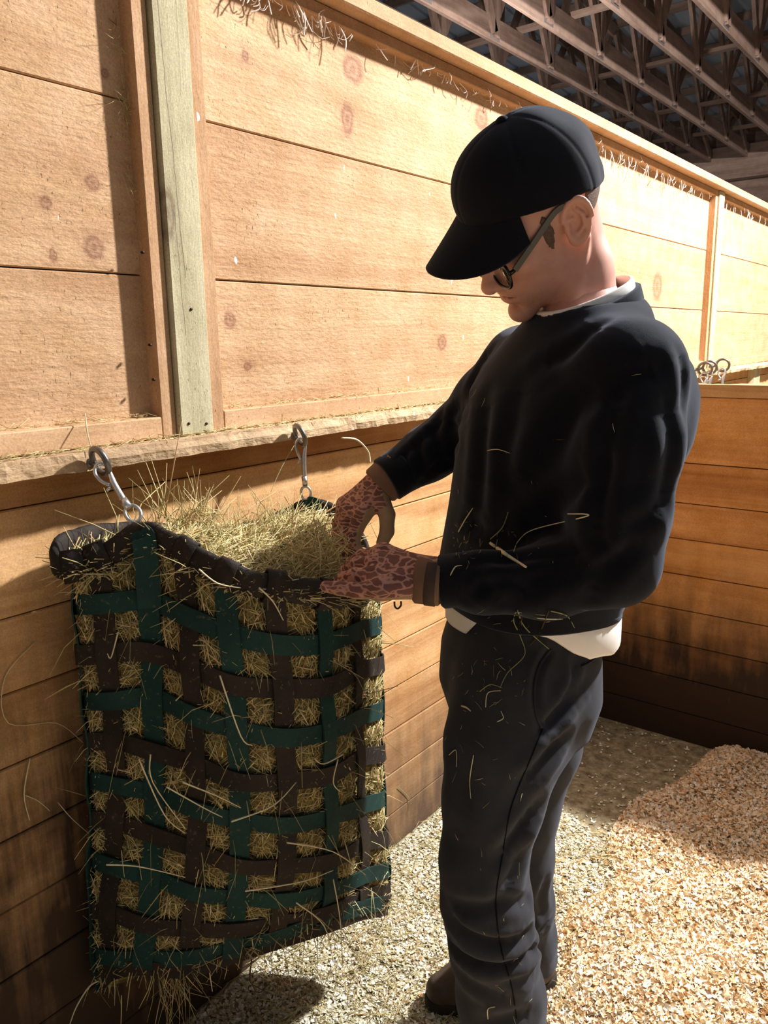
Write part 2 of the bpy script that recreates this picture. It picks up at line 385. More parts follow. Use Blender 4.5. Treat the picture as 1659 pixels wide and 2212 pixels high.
# ------------------------------------------------------------------ hay bag of woven webbing
def webbing(name, col, col2):
    k = NT(name); o = k.coord('Generated'); g = k.n('ShaderNodeNewGeometry').outputs['Position']
    d = k.noise(g, 9, 4, .6); h = k.noise(g, 700, 2)
    c = k.mix(k.math('MULTIPLY', k.math('SUBTRACT', d, .35), 2.2, clamp=True), col, col2)
    c = k.mix(k.math('MULTIPLY', k.math('SUBTRACT', k.noise(g, 120, 3), .62), 4, clamp=True), c, srgb(112, 104, 80))
    k.bump(k.math('ADD', h, k.math('MULTIPLY', k.noise(g, 160, 2), .5)), .45, .002)
    return k.out(c, .75, .3)
M_GREEN = webbing('green_webbing', srgb(8, 44, 42), srgb(20, 66, 60))
M_BROWN = webbing('brown_webbing', srgb(30, 24, 20), srgb(56, 45, 37))
# columns of vertical straps: pixels down the strap and the distance of the strap from the wall at each
cols = [
 ('g', [(158, 1265), (168, 1400), (182, 1520), (192, 1640), (200, 1780), (202, 1900), (204, 2010), (222, 2125)], [.10, .095, .085, .07, .06, .05, .045, .04]),
 ('b', [(218, 1248), (230, 1400), (240, 1520), (250, 1620), (254, 1740), (242, 1860), (232, 1960), (240, 2100)], [.15, .15, .14, .13, .115, .10, .09, .08]),
 ('g', [(315, 1150), (322, 1300), (328, 1420), (332, 1560), (336, 1700), (332, 1820), (322, 1950), (308, 2090)], [.205, .205, .20, .195, .185, .175, .16, .14]),
 ('b', [(398, 1215), (405, 1310), (414, 1450), (422, 1600), (427, 1740), (424, 1850), (416, 1970), (404, 2098)], [.272, .276, .276, .272, .262, .245, .225, .20]),
 ('g', [(486, 1265), (496, 1370), (508, 1500), (516, 1640), (519, 1760), (517, 1860), (512, 1950), (500, 2068)], [.335, .338, .336, .33, .318, .30, .28, .255]),
 ('b', [(590, 1262), (602, 1390), (612, 1500), (618, 1640), (622, 1770), (618, 1870), (608, 1950), (592, 2040)], [.385, .385, .382, .376, .362, .345, .325, .30]),
 ('g', [(700, 1292), (702, 1400), (706, 1500), (711, 1620), (715, 1740), (717, 1840), (712, 1920), (700, 2005)], [.405, .402, .398, .39, .378, .362, .345, .325]),
 ('b', [(770, 1300), (773, 1420), (774, 1520), (777, 1640), (783, 1750), (788, 1840), (788, 1910), (778, 1975)], [.375, .372, .368, .36, .35, .338, .325, .31]),
 ('g', [(806, 1298), (812, 1420), (815, 1520), (816, 1640), (820, 1740), (826, 1830), (832, 1890), (828, 1955)], [.30, .30, .298, .292, .286, .28, .27, .262])]
rows = [
 ('g', [(158, 1306), (218, 1303), (318, 1296), (405, 1329), (434, 1345), (515, 1377), (591, 1391), (700, 1391), (749, 1374), (810, 1340)]),
 ('b', [(165, 1413), (230, 1411), (326, 1407), (380, 1426), (450, 1464), (532, 1483), (624, 1489), (700, 1483), (760, 1459), (812, 1425)]),
 ('g', [(180, 1514), (245, 1512), (330, 1508), (380, 1527), (467, 1563), (555, 1590), (659, 1592), (727, 1577), (765, 1556), (815, 1520)]),
 ('b', [(190, 1598), (250, 1603), (293, 1611), (370, 1630), (447, 1664), (519, 1686), (582, 1691), (679, 1686), (741, 1659), (818, 1616)]),
 ('g', [(196, 1684), (255, 1694), (307, 1707), (370, 1726), (462, 1760), (534, 1777), (654, 1780), (727, 1763), (775, 1744), (820, 1712)]),
 ('b', [(200, 1764), (250, 1778), (293, 1789), (384, 1815), (437, 1845), (510, 1867), (606, 1874), (693, 1864), (755, 1842), (824, 1800)]),
 ('g', [(202, 1853), (240, 1868), (283, 1881), (360, 1905), (437, 1932), (510, 1941), (582, 1943), (679, 1936), (735, 1918), (828, 1868)]),
 ('b', [(204, 1960), (264, 1984), (370, 2006), (437, 2010), (510, 2006), (606, 1995), (679, 1977), (760, 1950), (830, 1915)]),
 ('g', [(212, 2058), (264, 2074), (351, 2072), (447, 2060), (520, 2044), (600, 2018), (690, 1988), (770, 1962), (828, 1940)])]
NC, NR = len(cols), len(rows)
def dcol(ci, y):
    ys = [p[1] for p in cols[ci][1]]; return float(np.interp(y, ys, cols[ci][2]))
def xcol(ci, y):
    ys = [p[1] for p in cols[ci][1]]; return float(np.interp(y, ys, [p[0] for p in cols[ci][1]]))
def yrow(ri, x): return float(np.interp(x, [p[0] for p in rows[ri][1]], [p[1] for p in rows[ri][1]]))
def smooth_interp(xs, ys, x):
    return np.interp(x, xs, ys)
# crossing grid of 3-D points, with a top and a bottom row added
G = np.zeros((NC, NR+2, 3)); GP = np.zeros((NC, NR+2, 2))
for c in range(NC):
    GP[c, 0] = cols[c][1][0]; GP[c, -1] = cols[c][1][-1]
    for r in range(NR):
        x = cols[c][1][3][0]; y = yrow(r, x)
        for _ in range(4): x = xcol(c, y); y = yrow(r, x)
        GP[c, r+1] = (x, y)
    for r in range(NR+2):
        G[c, r] = onp(GP[c, r][0], GP[c, r][1], 0, dcol(c, GP[c, r][1]))
# back of the bag, lying against the wall
top_z = G[:, 0, 2]
NBK = 4
fr = (np.arange(NBK)+1)/(NBK+1)
GB = np.zeros((NBK, NR+2, 3))
for k_, t in enumerate(fr):
    for r in range(NR+2):
        a, b = G[NC-1, r], G[0, r]
        yy = a[1]+(b[1]-a[1])*t; zz = a[2]+(b[2]-a[2])*t
        GB[k_, r] = (.045, yy-.02 if k_ == NBK-1 else yy, zz+(.05 if r == 0 else 0))
RING = np.concatenate([G, GB], 0)          # closed ring of columns
NCT = len(RING)
SUB = 6
def ring_at(r): return spline(RING[:, r], SUB, True)
def catmull_rows(r_f):
    i = int(np.clip(math.floor(r_f), 0, NR)); t = r_f-i
    a, b, c, d = [RR[j] for j in (max(i-1, 0), i, min(i+1, NR+1), min(i+2, NR+1))]
    return .5*((2*b)+(-a+c)*t+(2*a-5*b+4*c-d)*t*t+(-a+3*b-3*c+d)*t**3)
RR = np.array([ring_at(r) for r in range(NR+2)])     # (rows, ring samples, 3)
NS = RR.shape[1]
RSUB = 6
RF = np.arange(0, (NR+1)*RSUB+1)/RSUB
SURF = np.array([catmull_rows(q) for q in RF])       # dense bag surface
def normals(S):
    du = np.roll(S, -1, 1)-np.roll(S, 1, 1); dv = np.gradient(S, axis=0)
    n = np.cross(dv, du); n /= np.linalg.norm(n, axis=2)[..., None]+1e-9
    ctr = S.mean((0, 1)); 
    if ((S-S.mean(1)[:, None])*n).sum() < 0: n = -n
    return n
NRM = normals(SURF)
bag = empty('hay_bag', (float(.2), float(.95), .0))
tag(bag, 'slow-feed hay bag of green and brown woven webbing hanging on the stall wall', 'hay bag')
BL = Vector(bag.location)
def ribbon(name, P, side, nrm, w, t, mat, parent):
    P = np.asarray(P); m = len(P); V = []; F = []
    for i in range(m):
        s = side[i]*w/2; n = nrm[i]*t/2
        V += [P[i]-s-n, P[i]+s-n, P[i]+s+n, P[i]-s+n]
    for i in range(m-1):
        for k_ in range(4):
            l = (k_+1) % 4; F.append((i*4+k_, i*4+l, (i+1)*4+l, (i+1)*4+k_))
    F += [(0, 1, 2, 3), tuple((m-1)*4+q for q in (3, 2, 1, 0))]
    V = np.array(V)-np.array(BL)
    o = mesh_py(name, V, F, mat, parent)
    bm = bmesh.new(); bm.from_mesh(o.data); bmesh.ops.recalc_face_normals(bm, faces=bm.faces); bm.to_mesh(o.data); bm.free()
    return o
colkind = [c[0] for c in cols]+['b', 'g', 'b', 'g'][:NBK]
WEB = .0335
for c in range(NCT):
    s = c*SUB; P = SURF[:, s].copy(); n = NRM[:, s]
    T = unit(np.gradient(P, axis=0)); side = unit(np.cross(T, n))
    wv = np.array([math.cos(math.pi*(q-1+c)) if 0.6 < q < NR+.5 else 0 for q in RF])*.0032
    P = P+n*(wv+.001)[:, None]
    w = WEB*(1.1 if c == 2 else 1.0)
    o = ribbon('vertical_strap', P, side, n, w, .0028, M_GREEN if colkind[c] == 'g' else M_BROWN, bag)
    o['label'] = 'dark green upright webbing strap' if colkind[c] == 'g' else 'brown upright webbing strap'
for r in range(NR):
    i = (r+1)*RSUB; P = SURF[i].copy(); n = NRM[i]
    ph = np.arange(NS)/SUB
    wv = -np.cos(math.pi*(ph+r))*.0032
    P = P+n*(wv+.001)[:, None]
    P = np.concatenate([P, P[:1]]); n2 = np.concatenate([n, n[:1]])
    T = unit(np.concatenate([np.roll(SURF[i], -1, 0)-np.roll(SURF[i], 1, 0)]*1)); T = np.concatenate([T, T[:1]])
    side = unit(np.cross(T, n2))
    o = ribbon('horizontal_strap', P, side, n2, WEB, .0028, M_GREEN if rows[r][0] == 'g' else M_BROWN, bag)
    o['label'] = 'dark green webbing band around the bag' if rows[r][0] == 'g' else 'brown webbing band around the bag'
# bottom band and closing panel
i = len(RF)-1; P = SURF[i].copy(); n = NRM[i]; P = np.concatenate([P, P[:1]]); n2 = np.concatenate([n, n[:1]])
T = unit(np.roll(SURF[i], -1, 0)-np.roll(SURF[i], 1, 0)); T = np.concatenate([T, T[:1]])
ribbon('bottom_band', P, unit(np.cross(T, n2)), n2, .03, .004, M_BROWN, bag)
cen = SURF[-1].mean(0)+np.array([0, 0, .01])
V = np.concatenate([SURF[-1], (SURF[-1]+cen)/2+np.array([0, 0, -.012]), [cen+np.array([0, 0, -.015])]])-np.array(BL); F = []
for s in range(NS):
    q = (s+1) % NS; F += [(s, q, NS+q, NS+s)]; F += [(NS+s, NS+q, 2*NS)]
mesh_py('bottom_panel', V, F, M_BROWN, bag, True)
# rolled rim round the mouth: pixels + distance from the wall
rimpx = [(312, 1152, .205), (352, 1168, .235), (400, 1195, .27), (448, 1222, .305), (500, 1246, .345), (548, 1262, .372), (600, 1268, .388), (650, 1276, .40), (700, 1284, .407),
         (748, 1290, .395), (790, 1285, .355), (806, 1250, .30), (790, 1200, .26), (760, 1150, .22), (724, 1112, .175), (672, 1096, .135), (610, 1125, .09), (540, 1150, .055), (430, 1160, .04), (330, 1150, .035), (230, 1158, .05),
         (150, 1176, .075), (122, 1195, .098), (128, 1222, .118), (165, 1222, .132), (215, 1205, .152), (262, 1182, .178)]
RIM = spline(np.array([onp(a, b, 0, d) for a, b, d in rimpx]), 6, True)
th = np.linspace(0, 2*math.pi, 12, endpoint=False)
T = unit(np.roll(RIM, -1, 0)-np.roll(RIM, 1, 0)); up = np.array([0, 0, 1.0]); sd = unit(np.cross(T, up)); uu = np.cross(sd, T)
rr = np.random.default_rng(3)
wob = np.convolve(rr.normal(0, 1, len(RIM)+8), np.ones(9)/9, 'valid')
V = []
for i in range(len(RIM)):
    hh = .021*(1+.25*wob[i]); ww = .0085*(1+.3*wob[i])
    for a in th: V.append(RIM[i]+uu[i]*math.copysign(abs(math.cos(a))**.7, math.cos(a))*hh+sd[i]*math.sin(a)*ww-np.array(BL))
F = []; m = len(RIM); nn = len(th)
for i in range(m):
    for k_ in range(nn):
        l = (k_+1) % nn; j = (i+1) % m; F.append((i*nn+k_, i*nn+l, j*nn+l, j*nn+k_))
ri = mesh_py('rim', V, F, M_BROWN, bag, True); ri['label'] = 'rolled dark brown rim around the mouth of the bag'
# strap loops wrapped round the rim
def wrap(px, py, d, w, mat, name='strap_loop', lift=0):
    p = onp(px, py, 0, d); i = int(np.argmin(np.linalg.norm(RIM-p, axis=1))); c = RIM[i]; t = T[i]; s_ = sd[i]; u_ = uu[i]
    V = []; F = []; n = 14
    for k_ in range(n):
        a = 2*math.pi*k_/n; q = c+u_*math.cos(a)*.027+s_*math.sin(a)*.0135
        V += [q-t*w/2, q+t*w/2]
    for k_ in range(n):
        l = (k_+1) % n; F.append((2*k_, 2*k_+1, 2*l+1, 2*l))
    o = mesh_py(name, np.array(V)-np.array(BL), F, mat, bag, True)
    md = o.modifiers.new('thickness', 'SOLIDIFY'); md.thickness = .003; md.offset = 1
    return o
for (px, py, d) in ((218, 1205, .152), (398, 1195, .27), (490, 1243, .34), (590, 1267, .387), (700, 1284, .407), (160, 1222, .13)):
    wrap(px, py, d, .032, M_BROWN)
# hanging loops: broad green strap folded over the rim and up to the snap ring
def hang_loop(base, top, name='hanging_loop'):
    base = np.array(base); top = np.array(top)
    P = spline(np.array([base+np.array([.006, -.004, -.10]), base+np.array([.012, -.008, -.03]), base+np.array([.013, -.009, .012]), base*.45+top*.55+np.array([.005, -.004, .004]), top]), 6)
    Tt = unit(np.gradient(P, axis=0)); view = unit(np.array([.75, -.65, 0.]))
    side = unit(np.cross(Tt, view)); n = np.cross(side, Tt)
    w = np.interp(np.linspace(0, 1, len(P)), [0, .55, .8, 1], [.036, .036, .032, .02])
    V = []; F = []
    for i in range(len(P)):
        for (a, b) in ((-.5, -1), (.5, -1), (.5, 1), (-.5, 1)): V.append(P[i]+side[i]*a*w[i]+n[i]*b*.003-np.array(BL))
    for i in range(len(P)-1):
        for k_ in range(4):
            l = (k_+1) % 4; F.append((i*4+k_, i*4+l, (i+1)*4+l, (i+1)*4+k_))
    F += [(3, 2, 1, 0), tuple((len(P)-1)*4+q for q in (0, 1, 2, 3))]
    o = mesh_py(name, V, [q[::-1] for q in F], M_GREEN, bag); o['label'] = 'ribbed dark green hanging strap'
    return P
LTOP = onp(300, 1136, 0, .198); RTOP = onp(664, 1082, 0, .132)
hang_loop(onp(313, 1178, 0, .208), LTOP); hang_loop(onp(672, 1105, 0, .137), RTOP)
# ------------------------------------------------------------------ eye bolts and snap hooks
def eye_bolt(foot, eye_c, r, axis_tilt, wire, mat, label):
    foot = np.array(foot); c = np.array(eye_c); e = empty('eye_bolt', tuple(foot)); tag(e, label, 'eye bolt', 'eye bolts in the ledge')
    d = unit(c-foot); s = unit(np.cross(d, axis_tilt)); 
    ring = np.array([c+r*(math.cos(a)*-d+math.sin(a)*s) for a in np.linspace(.25, 2*math.pi-.05, 22)])
    P = np.concatenate([spline(np.array([foot-d*.02, foot, c-d*(r*1.05)]), 3), ring[1:]])
    V, F = tube_np(P-foot, wire, 8); mesh_py('eye', V, F, mat, e, True)
    V, F = tube_np(np.array([foot-d*.004, foot+d*.002])-foot, .009, 8); mesh_py('shank_collar', V, F, mat, e, True)
    return e
def snap_hook(a, b, mat, label, s=1.0, group='snap hooks of the hay bag'):
    """bolt snap from point a (round the eye) to point b (ring of the strap)"""
    a = np.array(a); b = np.array(b); e = empty('snap_hook', tuple(a)); tag(e, label, 'snap hook', group)
    d = unit(b-a); L = np.linalg.norm(b-a); v = unit(CAM-a); s_ = unit(np.cross(d, v)); 
    hook = [a+d*L*.30+s_*.004*s, a+d*L*.16+s_*.011*s, a+d*L*.02+s_*.012*s, a-d*.008*s+s_*.003*s, a-d*.004*s-s_*.008*s, a+d*L*.12-s_*.009*s]
    V, F = tube_np(spline(np.array(hook), 5)-a, .0032*s, 8); mesh_py('hook', V, F, mat, e, True)
    V, F = tube_np(spline(np.array([a+d*L*.10-s_*.0085*s, a+d*L*.3-s_*.003*s, a+d*L*.62]), 5)-a, np.interp(np.linspace(0, 1, 11), [0, .4, 1], [.003, .0052, .0055])*s, 8); mesh_py('barrel', V, F, mat, e, True)
    V, F = tube_np(np.array([a+d*L*.33+s_*.004*s, a+d*L*.35+s_*.013*s])-a, .0028*s, 6); mesh_py('thumb_knob', V, F, mat, e, True)
    c = b-d*.014*s
    V, F = tube_np(np.array([c+.015*s*(math.cos(t)*d+math.sin(t)*s_*.75) for t in np.linspace(0, 2*math.pi, 18, endpoint=False)])-a, .003*s, 7, True); mesh_py('swivel_ring', V, F, mat, e, True)
    V, F = tube_np(np.array([a+d*L*.6, a+d*L*.76])-a, .0065*s, 8); mesh_py('swivel', V, F, mat, e, True)
    return e
f1 = onp(203, 1002, 0, .087); c1 = onp(216, 997, 0, .118)
eye_bolt(onp(197, 1000, 0, .086), c1, .022, np.array([.25, .9, .3]), .0052, M_STEEL, 'steel eye bolt at the left end of the ledge above the hay bag')
c2 = onp(648, 940, 0, .115)
eye_bolt(onp(636, 941, 0, .086), c2, .021, np.array([.25, .9, .3]), .0050, M_STEEL, 'steel eye bolt in the ledge above the right strap of the hay bag')
snap_hook(onp(218, 1012, 0, .122), onp(298, 1124, 0, .194), M_BRIGHT, 'bright bolt snap pulled out sideways to the left strap of the hay bag')
snap_hook(onp(650, 955, 0, .118), onp(662, 1078, 0, .130), M_BRIGHT, 'bolt snap hanging straight down to the right strap of the hay bag', .9)
for i, (px, py, lab) in enumerate(((1523, 797, 'small eye bolt on the far ledge, leftmost of three'), (1533, 794, 'small eye bolt on the far ledge, middle of three'), (1561, 789, 'small eye bolt on the far ledge, rightmost of three'))):
    c = onp(px, py, 0, .13); eye_bolt(np.array([.087, c[1]-.01, c[2]-.005]), c, .03, np.array([.3, .9, .2]), .006, M_STEEL, lab)
    snap_hook(c+np.array([0, .0, -.028]), c+np.array([.01, -.02, -.15]), M_BRIGHT, lab.replace('small eye bolt on', 'pale snap hook hanging from an eye bolt in'), 1.5, 'snap hooks on the far ledge')
# ------------------------------------------------------------------ hay
k = NT('hay_stalks')
g = k.n('ShaderNodeNewGeometry')
rn = g.outputs['Random Per Island']
c = k.ramp(rn, [(0.0, srgb(150, 138, 88)), (.2, srgb(190, 174, 118)), (.45, srgb(216, 198, 142)), (.62, srgb(176, 172, 118)), (.8, srgb(228, 210, 160)), (.93, srgb(196, 152, 104)), (1.0, srgb(240, 226, 184))])
M_HAY = k.out(c, .6, .25)
k = NT('hay_core'); p = k.n('ShaderNodeNewGeometry').outputs['Position']
c = k.ramp(k.noise(k.mapping(p, scale=(60, 25, 60)), 1.0, 4, .7, 1.5), [(.3, srgb(84, 70, 40)), (.55, srgb(150, 132, 82)), (.75, srgb(190, 170, 112))])
k.bump(k.noise(p, 90, 5, .7), 1.0, .012)
M_HAYC = k.out(c, .85, .1)
def strands(P, D, L, w, bend, r, flat=.45):
    """vectorised bent three-sided stalks: base points P, directions D, lengths L, widths w, bend vectors"""
    n = len(P); D = unit(D)
    a = r.normal(size=(n, 3)); S = unit(np.cross(D, a)); Nn = np.cross(S, D)
    ts = np.array([0, .5, 1.0])
    V = np.zeros((n, 9, 3), np.float32)
    for i, t in enumerate(ts):
        c = P+D*(L*t)[:, None]+bend*(t*t*L)[:, None]
        wt = (w*(1.0 if i < 2 else .5))[:, None]
        V[:, 3*i] = c+S*wt; V[:, 3*i+1] = c-S*wt*.7+Nn*wt*flat; V[:, 3*i+2] = c-S*wt*.7-Nn*wt*flat
    f = []
    for i in range(2):
        for q in range(3):
            l = (q+1) % 3; f += [(3*i+q, 3*i+l, 3*i+3+l), (3*i+q, 3*i+3+l, 3*i+3+q)]
    f += [(2, 1, 0), (6, 7, 8)]
    F = (np.array(f)[None]+(np.arange(n)*9)[:, None, None]).reshape(-1, 3)
    return V.reshape(-1, 3), F
def merge(ls):
    V = []; F = []; n = 0
    for v, f in ls: V.append(v); F.append(f+n); n += len(v)
    return np.concatenate(V), np.concatenate(F)
hr = np.random.default_rng(11)
# core mass inside the webbing
inn = SURF-NRM*.016
ncol = inn.shape[1]; nrow = inn.shape[0]
lump = np.convolve(hr.normal(0, 1, ncol*nrow+24), np.ones(25)/25, 'valid').reshape(nrow, ncol)*.012
fu_ = np.abs(np.sin(math.pi*(RF-1.0)))[:, None]*np.abs(np.sin(math.pi*np.arange(ncol)/SUB))[None]
inn = inn-NRM*(np.abs(lump)*.5)[..., None]+NRM*(fu_*.015)[..., None]
botc = inn[-1].mean(0)
# mound above the rim
rim_in = RR[0]
mc = onp(540, 1195, 0, .215); mc = np.array([.215, mc[1], 1.062])
V = list(inn.reshape(-1, 3)); F = []
for i in range(nrow-1):
    for s in range(ncol):
        q = (s+1) % ncol; F.append((i*ncol+s, i*ncol+q, (i+1)*ncol+q, (i+1)*ncol+s))
base = len(V)
for t in (.7, .4, .15):
    for s in range(ncol):
        p = inn[0, s]*t+mc*(1-t); p = p.copy(); p[2] = inn[0, s][2]*t+ (mc[2]+.03)*(1-t) + .0*hr.normal()
        V.append(p)
prev = 0
offs = [0, base, base+ncol, base+2*ncol]
for a, b in zip(offs[:-1], offs[1:]):
    for s in range(ncol):
        q = (s+1) % ncol; F.append((b+s, b+q, a+q, a+s))
V.append(mc+np.array([0, 0, .04])); top = len(V)-1
for s in range(ncol): F.append((offs[-1]+s, top, offs[-1]+(s+1) % ncol))
V.append(botc); bi = len(V)-1; lo_ = (nrow-1)*ncol
for s in range(ncol): F.append((lo_+s, lo_+(s+1) % ncol, bi))
hay = mesh_py('hay_fill', V, F, M_HAYC, None, True)
tag(hay, 'dry green-gold hay packed inside the webbing bag and heaped at its mouth', 'hay', kind='stuff')
# stalks over the surface of the core: they poke out of the openings
allS = []
vis = np.arange(0, NC*SUB-2)
n = 17000
ri_ = hr.uniform(0, nrow-1.001, n); ci_ = hr.uniform(0, (NC-1)*SUB, n)
n2_ = 1500
ri_ = np.concatenate([ri_, hr.uniform(0, nrow-1.001, n2_)]); ci_ = np.concatenate([ci_, hr.uniform((NC-1)*SUB, ncol-1.01, n2_)])
i0 = ri_.astype(int); s0 = ci_.astype(int) % ncol
fi = (ri_-i0)[:, None]; fs = (ci_-np.floor(ci_))[:, None]; s1 = (s0+1) % ncol
P = (inn[i0, s0]*(1-fi)+inn[i0+1, s0]*fi)*(1-fs)+(inn[i0, s1]*(1-fi)+inn[i0+1, s1]*fi)*fs
Nn = NRM[i0, s0]
N_ = len(P)
tang = unit(np.cross(Nn, hr.normal(size=(N_, 3))))
# each opening has its own main lie of the stalks
cell = (np.floor(ri_/RSUB)*31+np.floor(ci_/SUB)*7).astype(int)
cd_ = unit(hr.normal(size=(2000, 3))*np.array([.5, .8, 1.0]))[cell % 2000]
cd_ = cd_-Nn*(cd_*Nn).sum(1)[:, None]
D = unit(tang*.75+unit(cd_)*.8+Nn*hr.uniform(-.10, .22, N_)[:, None])
L = hr.uniform(.018, .05, N_)
P = P+Nn*hr.uniform(-.003, .005, N_)[:, None]-D*(L*.5)[:, None]
allS.append(strands(P, D, L, hr.uniform(.0006, .0013, N_), unit(hr.normal(size=(N_, 3)))*.15, hr))
# longer stalks sticking out of the holes
NL = 300; m = hr.integers(0, 15000, NL)
P2 = (P[m]+D[m]*(L[m]*.5)[:, None]); D2 = unit(Nn[m]*.85+hr.normal(size=(NL, 3))*.6+np.array([0, 0, -.25])); L2 = hr.uniform(.025, .085, NL)
allS.append(strands(P2, D2, L2, hr.uniform(.0005, .0011, NL), np.array([0, 0, -1.0])*hr.uniform(.05, .5, NL)[:, None]+hr.normal(size=(NL, 3))*.1, hr))
# the heap at the mouth
n = 7500
s_ = hr.integers(0, ncol, n); t = np.sqrt(hr.uniform(0, 1, n))[:, None]
edge = RIM[(s_*len(RIM)//ncol)]
P3 = edge*t*.97+mc*(1-t*.97); P3[:, 2] += .048*(1-t[:, 0]**2)*hr.uniform(.0, 1.15, n)-.012
keep_ = P3[:, 0] > .02; P3 = P3[keep_]; n = len(P3)
D3 = unit(hr.normal(size=(n, 3))*np.array([1, 1, .38])); L3 = hr.uniform(.03, .10, n); P3 -= D3*(L3*.5)[:, None]; P3[:, 0] = np.maximum(P3[:, 0], .01)
allS.append(strands(P3, D3, L3, hr.uniform(.0006, .0014, n), hr.normal(size=(n, 3))*.12, hr))
# tall wisps standing out of the heap on the left
n = 190
cx = np.array([onp(a, b, 0, .13) for a, b in zip(hr.normal(400, 55, n), hr.normal(1150, 24, n))])
D4 = unit(np.array([.1, -.1, 1.0])+hr.normal(size=(n, 3))*.8); L4 = hr.uniform(.03, .12, n)
allS.append(strands(cx, D4, L4, hr.uniform(.0006, .0013, n), hr.normal(size=(n, 3))*.25, hr))
n = 420
cx = np.array([onp(a, b, 0, .22) for a, b in zip(hr.normal(600, 75, n), hr.normal(1185, 20, n))])
D4 = unit(np.array([.1, -.1, .8])+hr.normal(size=(n, 3))*.8); L4 = hr.uniform(.03, .10, n)
allS.append(strands(cx, D4, L4, hr.uniform(.0006, .0013, n), hr.normal(size=(n, 3))*.25, hr))
n = 620
cx = np.array([onp(a, b, 0, d) for a, b, d in zip(hr.normal(685, 38, n), hr.normal(1205, 26, n), hr.uniform(.26, .38, n))])
D4 = unit(np.array([.0, -.1, .2])+hr.normal(size=(n, 3))*.8); L4 = hr.uniform(.02, .07, n)
allS.append(strands(cx-D4*(L4*.5)[:, None], D4, L4, hr.uniform(.0005, .0012, n), hr.normal(size=(n, 3))*.25, hr))
# wisps hanging from the bottom
n = 60
bidx = hr.integers(0, (NC-1)*SUB, n); P5 = SURF[-1][bidx]+hr.normal(size=(n, 3))*.01
D5 = unit(np.array([.1, 0, -1.0])+hr.normal(size=(n, 3))*.45); L5 = hr.uniform(.015, .07, n)
allS.append(strands(P5, D5, L5, hr.uniform(.0005, .0011, n), hr.normal(size=(n, 3))*.25, hr))
n = 36
cx = np.array([onp(a, b, 0, .13) for a, b in zip(hr.normal(372, 26, n), hr.normal(2112, 14, n))])
D5 = unit(np.array([.1, -.05, -1.0])+hr.normal(size=(n, 3))*.3); L5 = hr.uniform(.05, .12, n)
allS.append(strands(cx, D5, L5, hr.uniform(.0005, .0011, n), hr.normal(size=(n, 3))*.2, hr))
V, F = merge(allS)
V[:, 0] = np.maximum(V[:, 0], .004)
hs = mesh_np('stalks', V, F, M_HAY, hay); hs['kind'] = 'stuff'
# ------------------------------------------------------------------ wood shavings on the floor
fr_ = np.random.default_rng(21)
def sstep(a, b, x): t = np.clip((x-a)/(b-a), 0, 1); return t*t*(3-2*t)
def pile_h(x, y):
    """bedding height: thin along the walls, a soft bank in the open stall"""
    e = sstep(.30, .75, x+.18*np.sin(y*3.1)+.06*np.sin(y*9))*sstep(2.25, 1.75, y-.98*sstep(.46, .72, x)+.05*np.sin(x*9)+.04*np.sin(x*23+y*11))
    b = .030+.014*np.sin(x*5.3+1)*np.sin(y*4.1)+.010*np.sin(x*13+y*7)+.008*np.sin(x*19-y*17)
    return np.maximum(e*np.maximum(b, .006), 0)
nx_, ny_ = 150, 190
gx, gy = np.meshgrid(np.linspace(.0, 2.9, nx_), np.linspace(-.9, 2.695, ny_), indexing='ij')
gz = pile_h(gx, gy)-.004
V = np.stack([gx.ravel(), gy.ravel(), gz.ravel()], 1)
ii, jj = np.meshgrid(np.arange(nx_-1), np.arange(ny_-1), indexing='ij'); a_ = (ii*ny_+jj).ravel()
F = np.stack([a_, a_+ny_, a_+ny_+1, a_+1], 1)
hq = gz.ravel()[F].max(1) > -.0035; F = F[hq]
k = NT('shavings_bed'); p = k.n('ShaderNodeNewGeometry').outputs['Position']
vo = k.n('ShaderNodeTexVoronoi', Vector=p, Scale=110.0)
c = k.ramp(k.n('ShaderNodeSeparateColor', Color=vo.outputs['Color']).outputs[0], [(0, srgb(214, 172, 124)), (.5, srgb(236, 208, 166)), (1, srgb(248, 234, 208))])
k.bump(vo.outputs['Distance'], 1.0, .006)
M_BED = k.out(c, .85, .1)
bed = mesh_np('wood_shavings', V, F, M_BED, None, True)
tag(bed, 'bank of pale wood shavings bedding across the stall floor', 'shavings', kind='stuff')
def flakes(P, L, Wd, r, curl, tilt):
    n = len(P); a = r.uniform(0, 2*math.pi, n); u = np.stack([np.cos(a), np.sin(a), r.normal(0, tilt, n)], 1); u = unit(u)
    s = unit(np.cross(u, unit(np.array([0, 0, 1.0])+r.normal(size=(n, 3))*tilt*1.2))); nn = np.cross(s, u); nn *= np.sign(nn[:, 2:3]+1e-9)
    V = np.zeros((n, 6, 3))
    for i, t in enumerate((-.5, 0, .5)):
        up = (curl if i != 1 else 0*curl)
        c = P+u*(L*t)[:, None]+nn*(up*L)[:, None]
        V[:, 2*i] = c+s*(Wd*.5)[:, None]; V[:, 2*i+1] = c-s*(Wd*.5)[:, None]
    f = np.array([(0, 1, 3, 2), (2, 3, 5, 4)])
    F = (f[None]+(np.arange(n)*6)[:, None, None]).reshape(-1, 4)
    return V.reshape(-1, 3), F
def in_view(P, pad=60):
    v = P-CAM; z = v@CF; x = W/2+FPX*(v@CR)/z; y = H/2-FPX*(v@CU)/z
    return (z > .1) & (x > -pad) & (x < W+pad) & (y > 0) & (y < H+pad*2)
def scatter(n, dens):
    x = fr_.uniform(.01, 2.4, n); y = fr_.uniform(.15, 2.69, n); P = np.stack([x, y, pile_h(x, y)], 1)
    return P[in_view(P, 250) & (fr_.uniform(0, 1, n) < dens(x, y, P[:, 2]))]
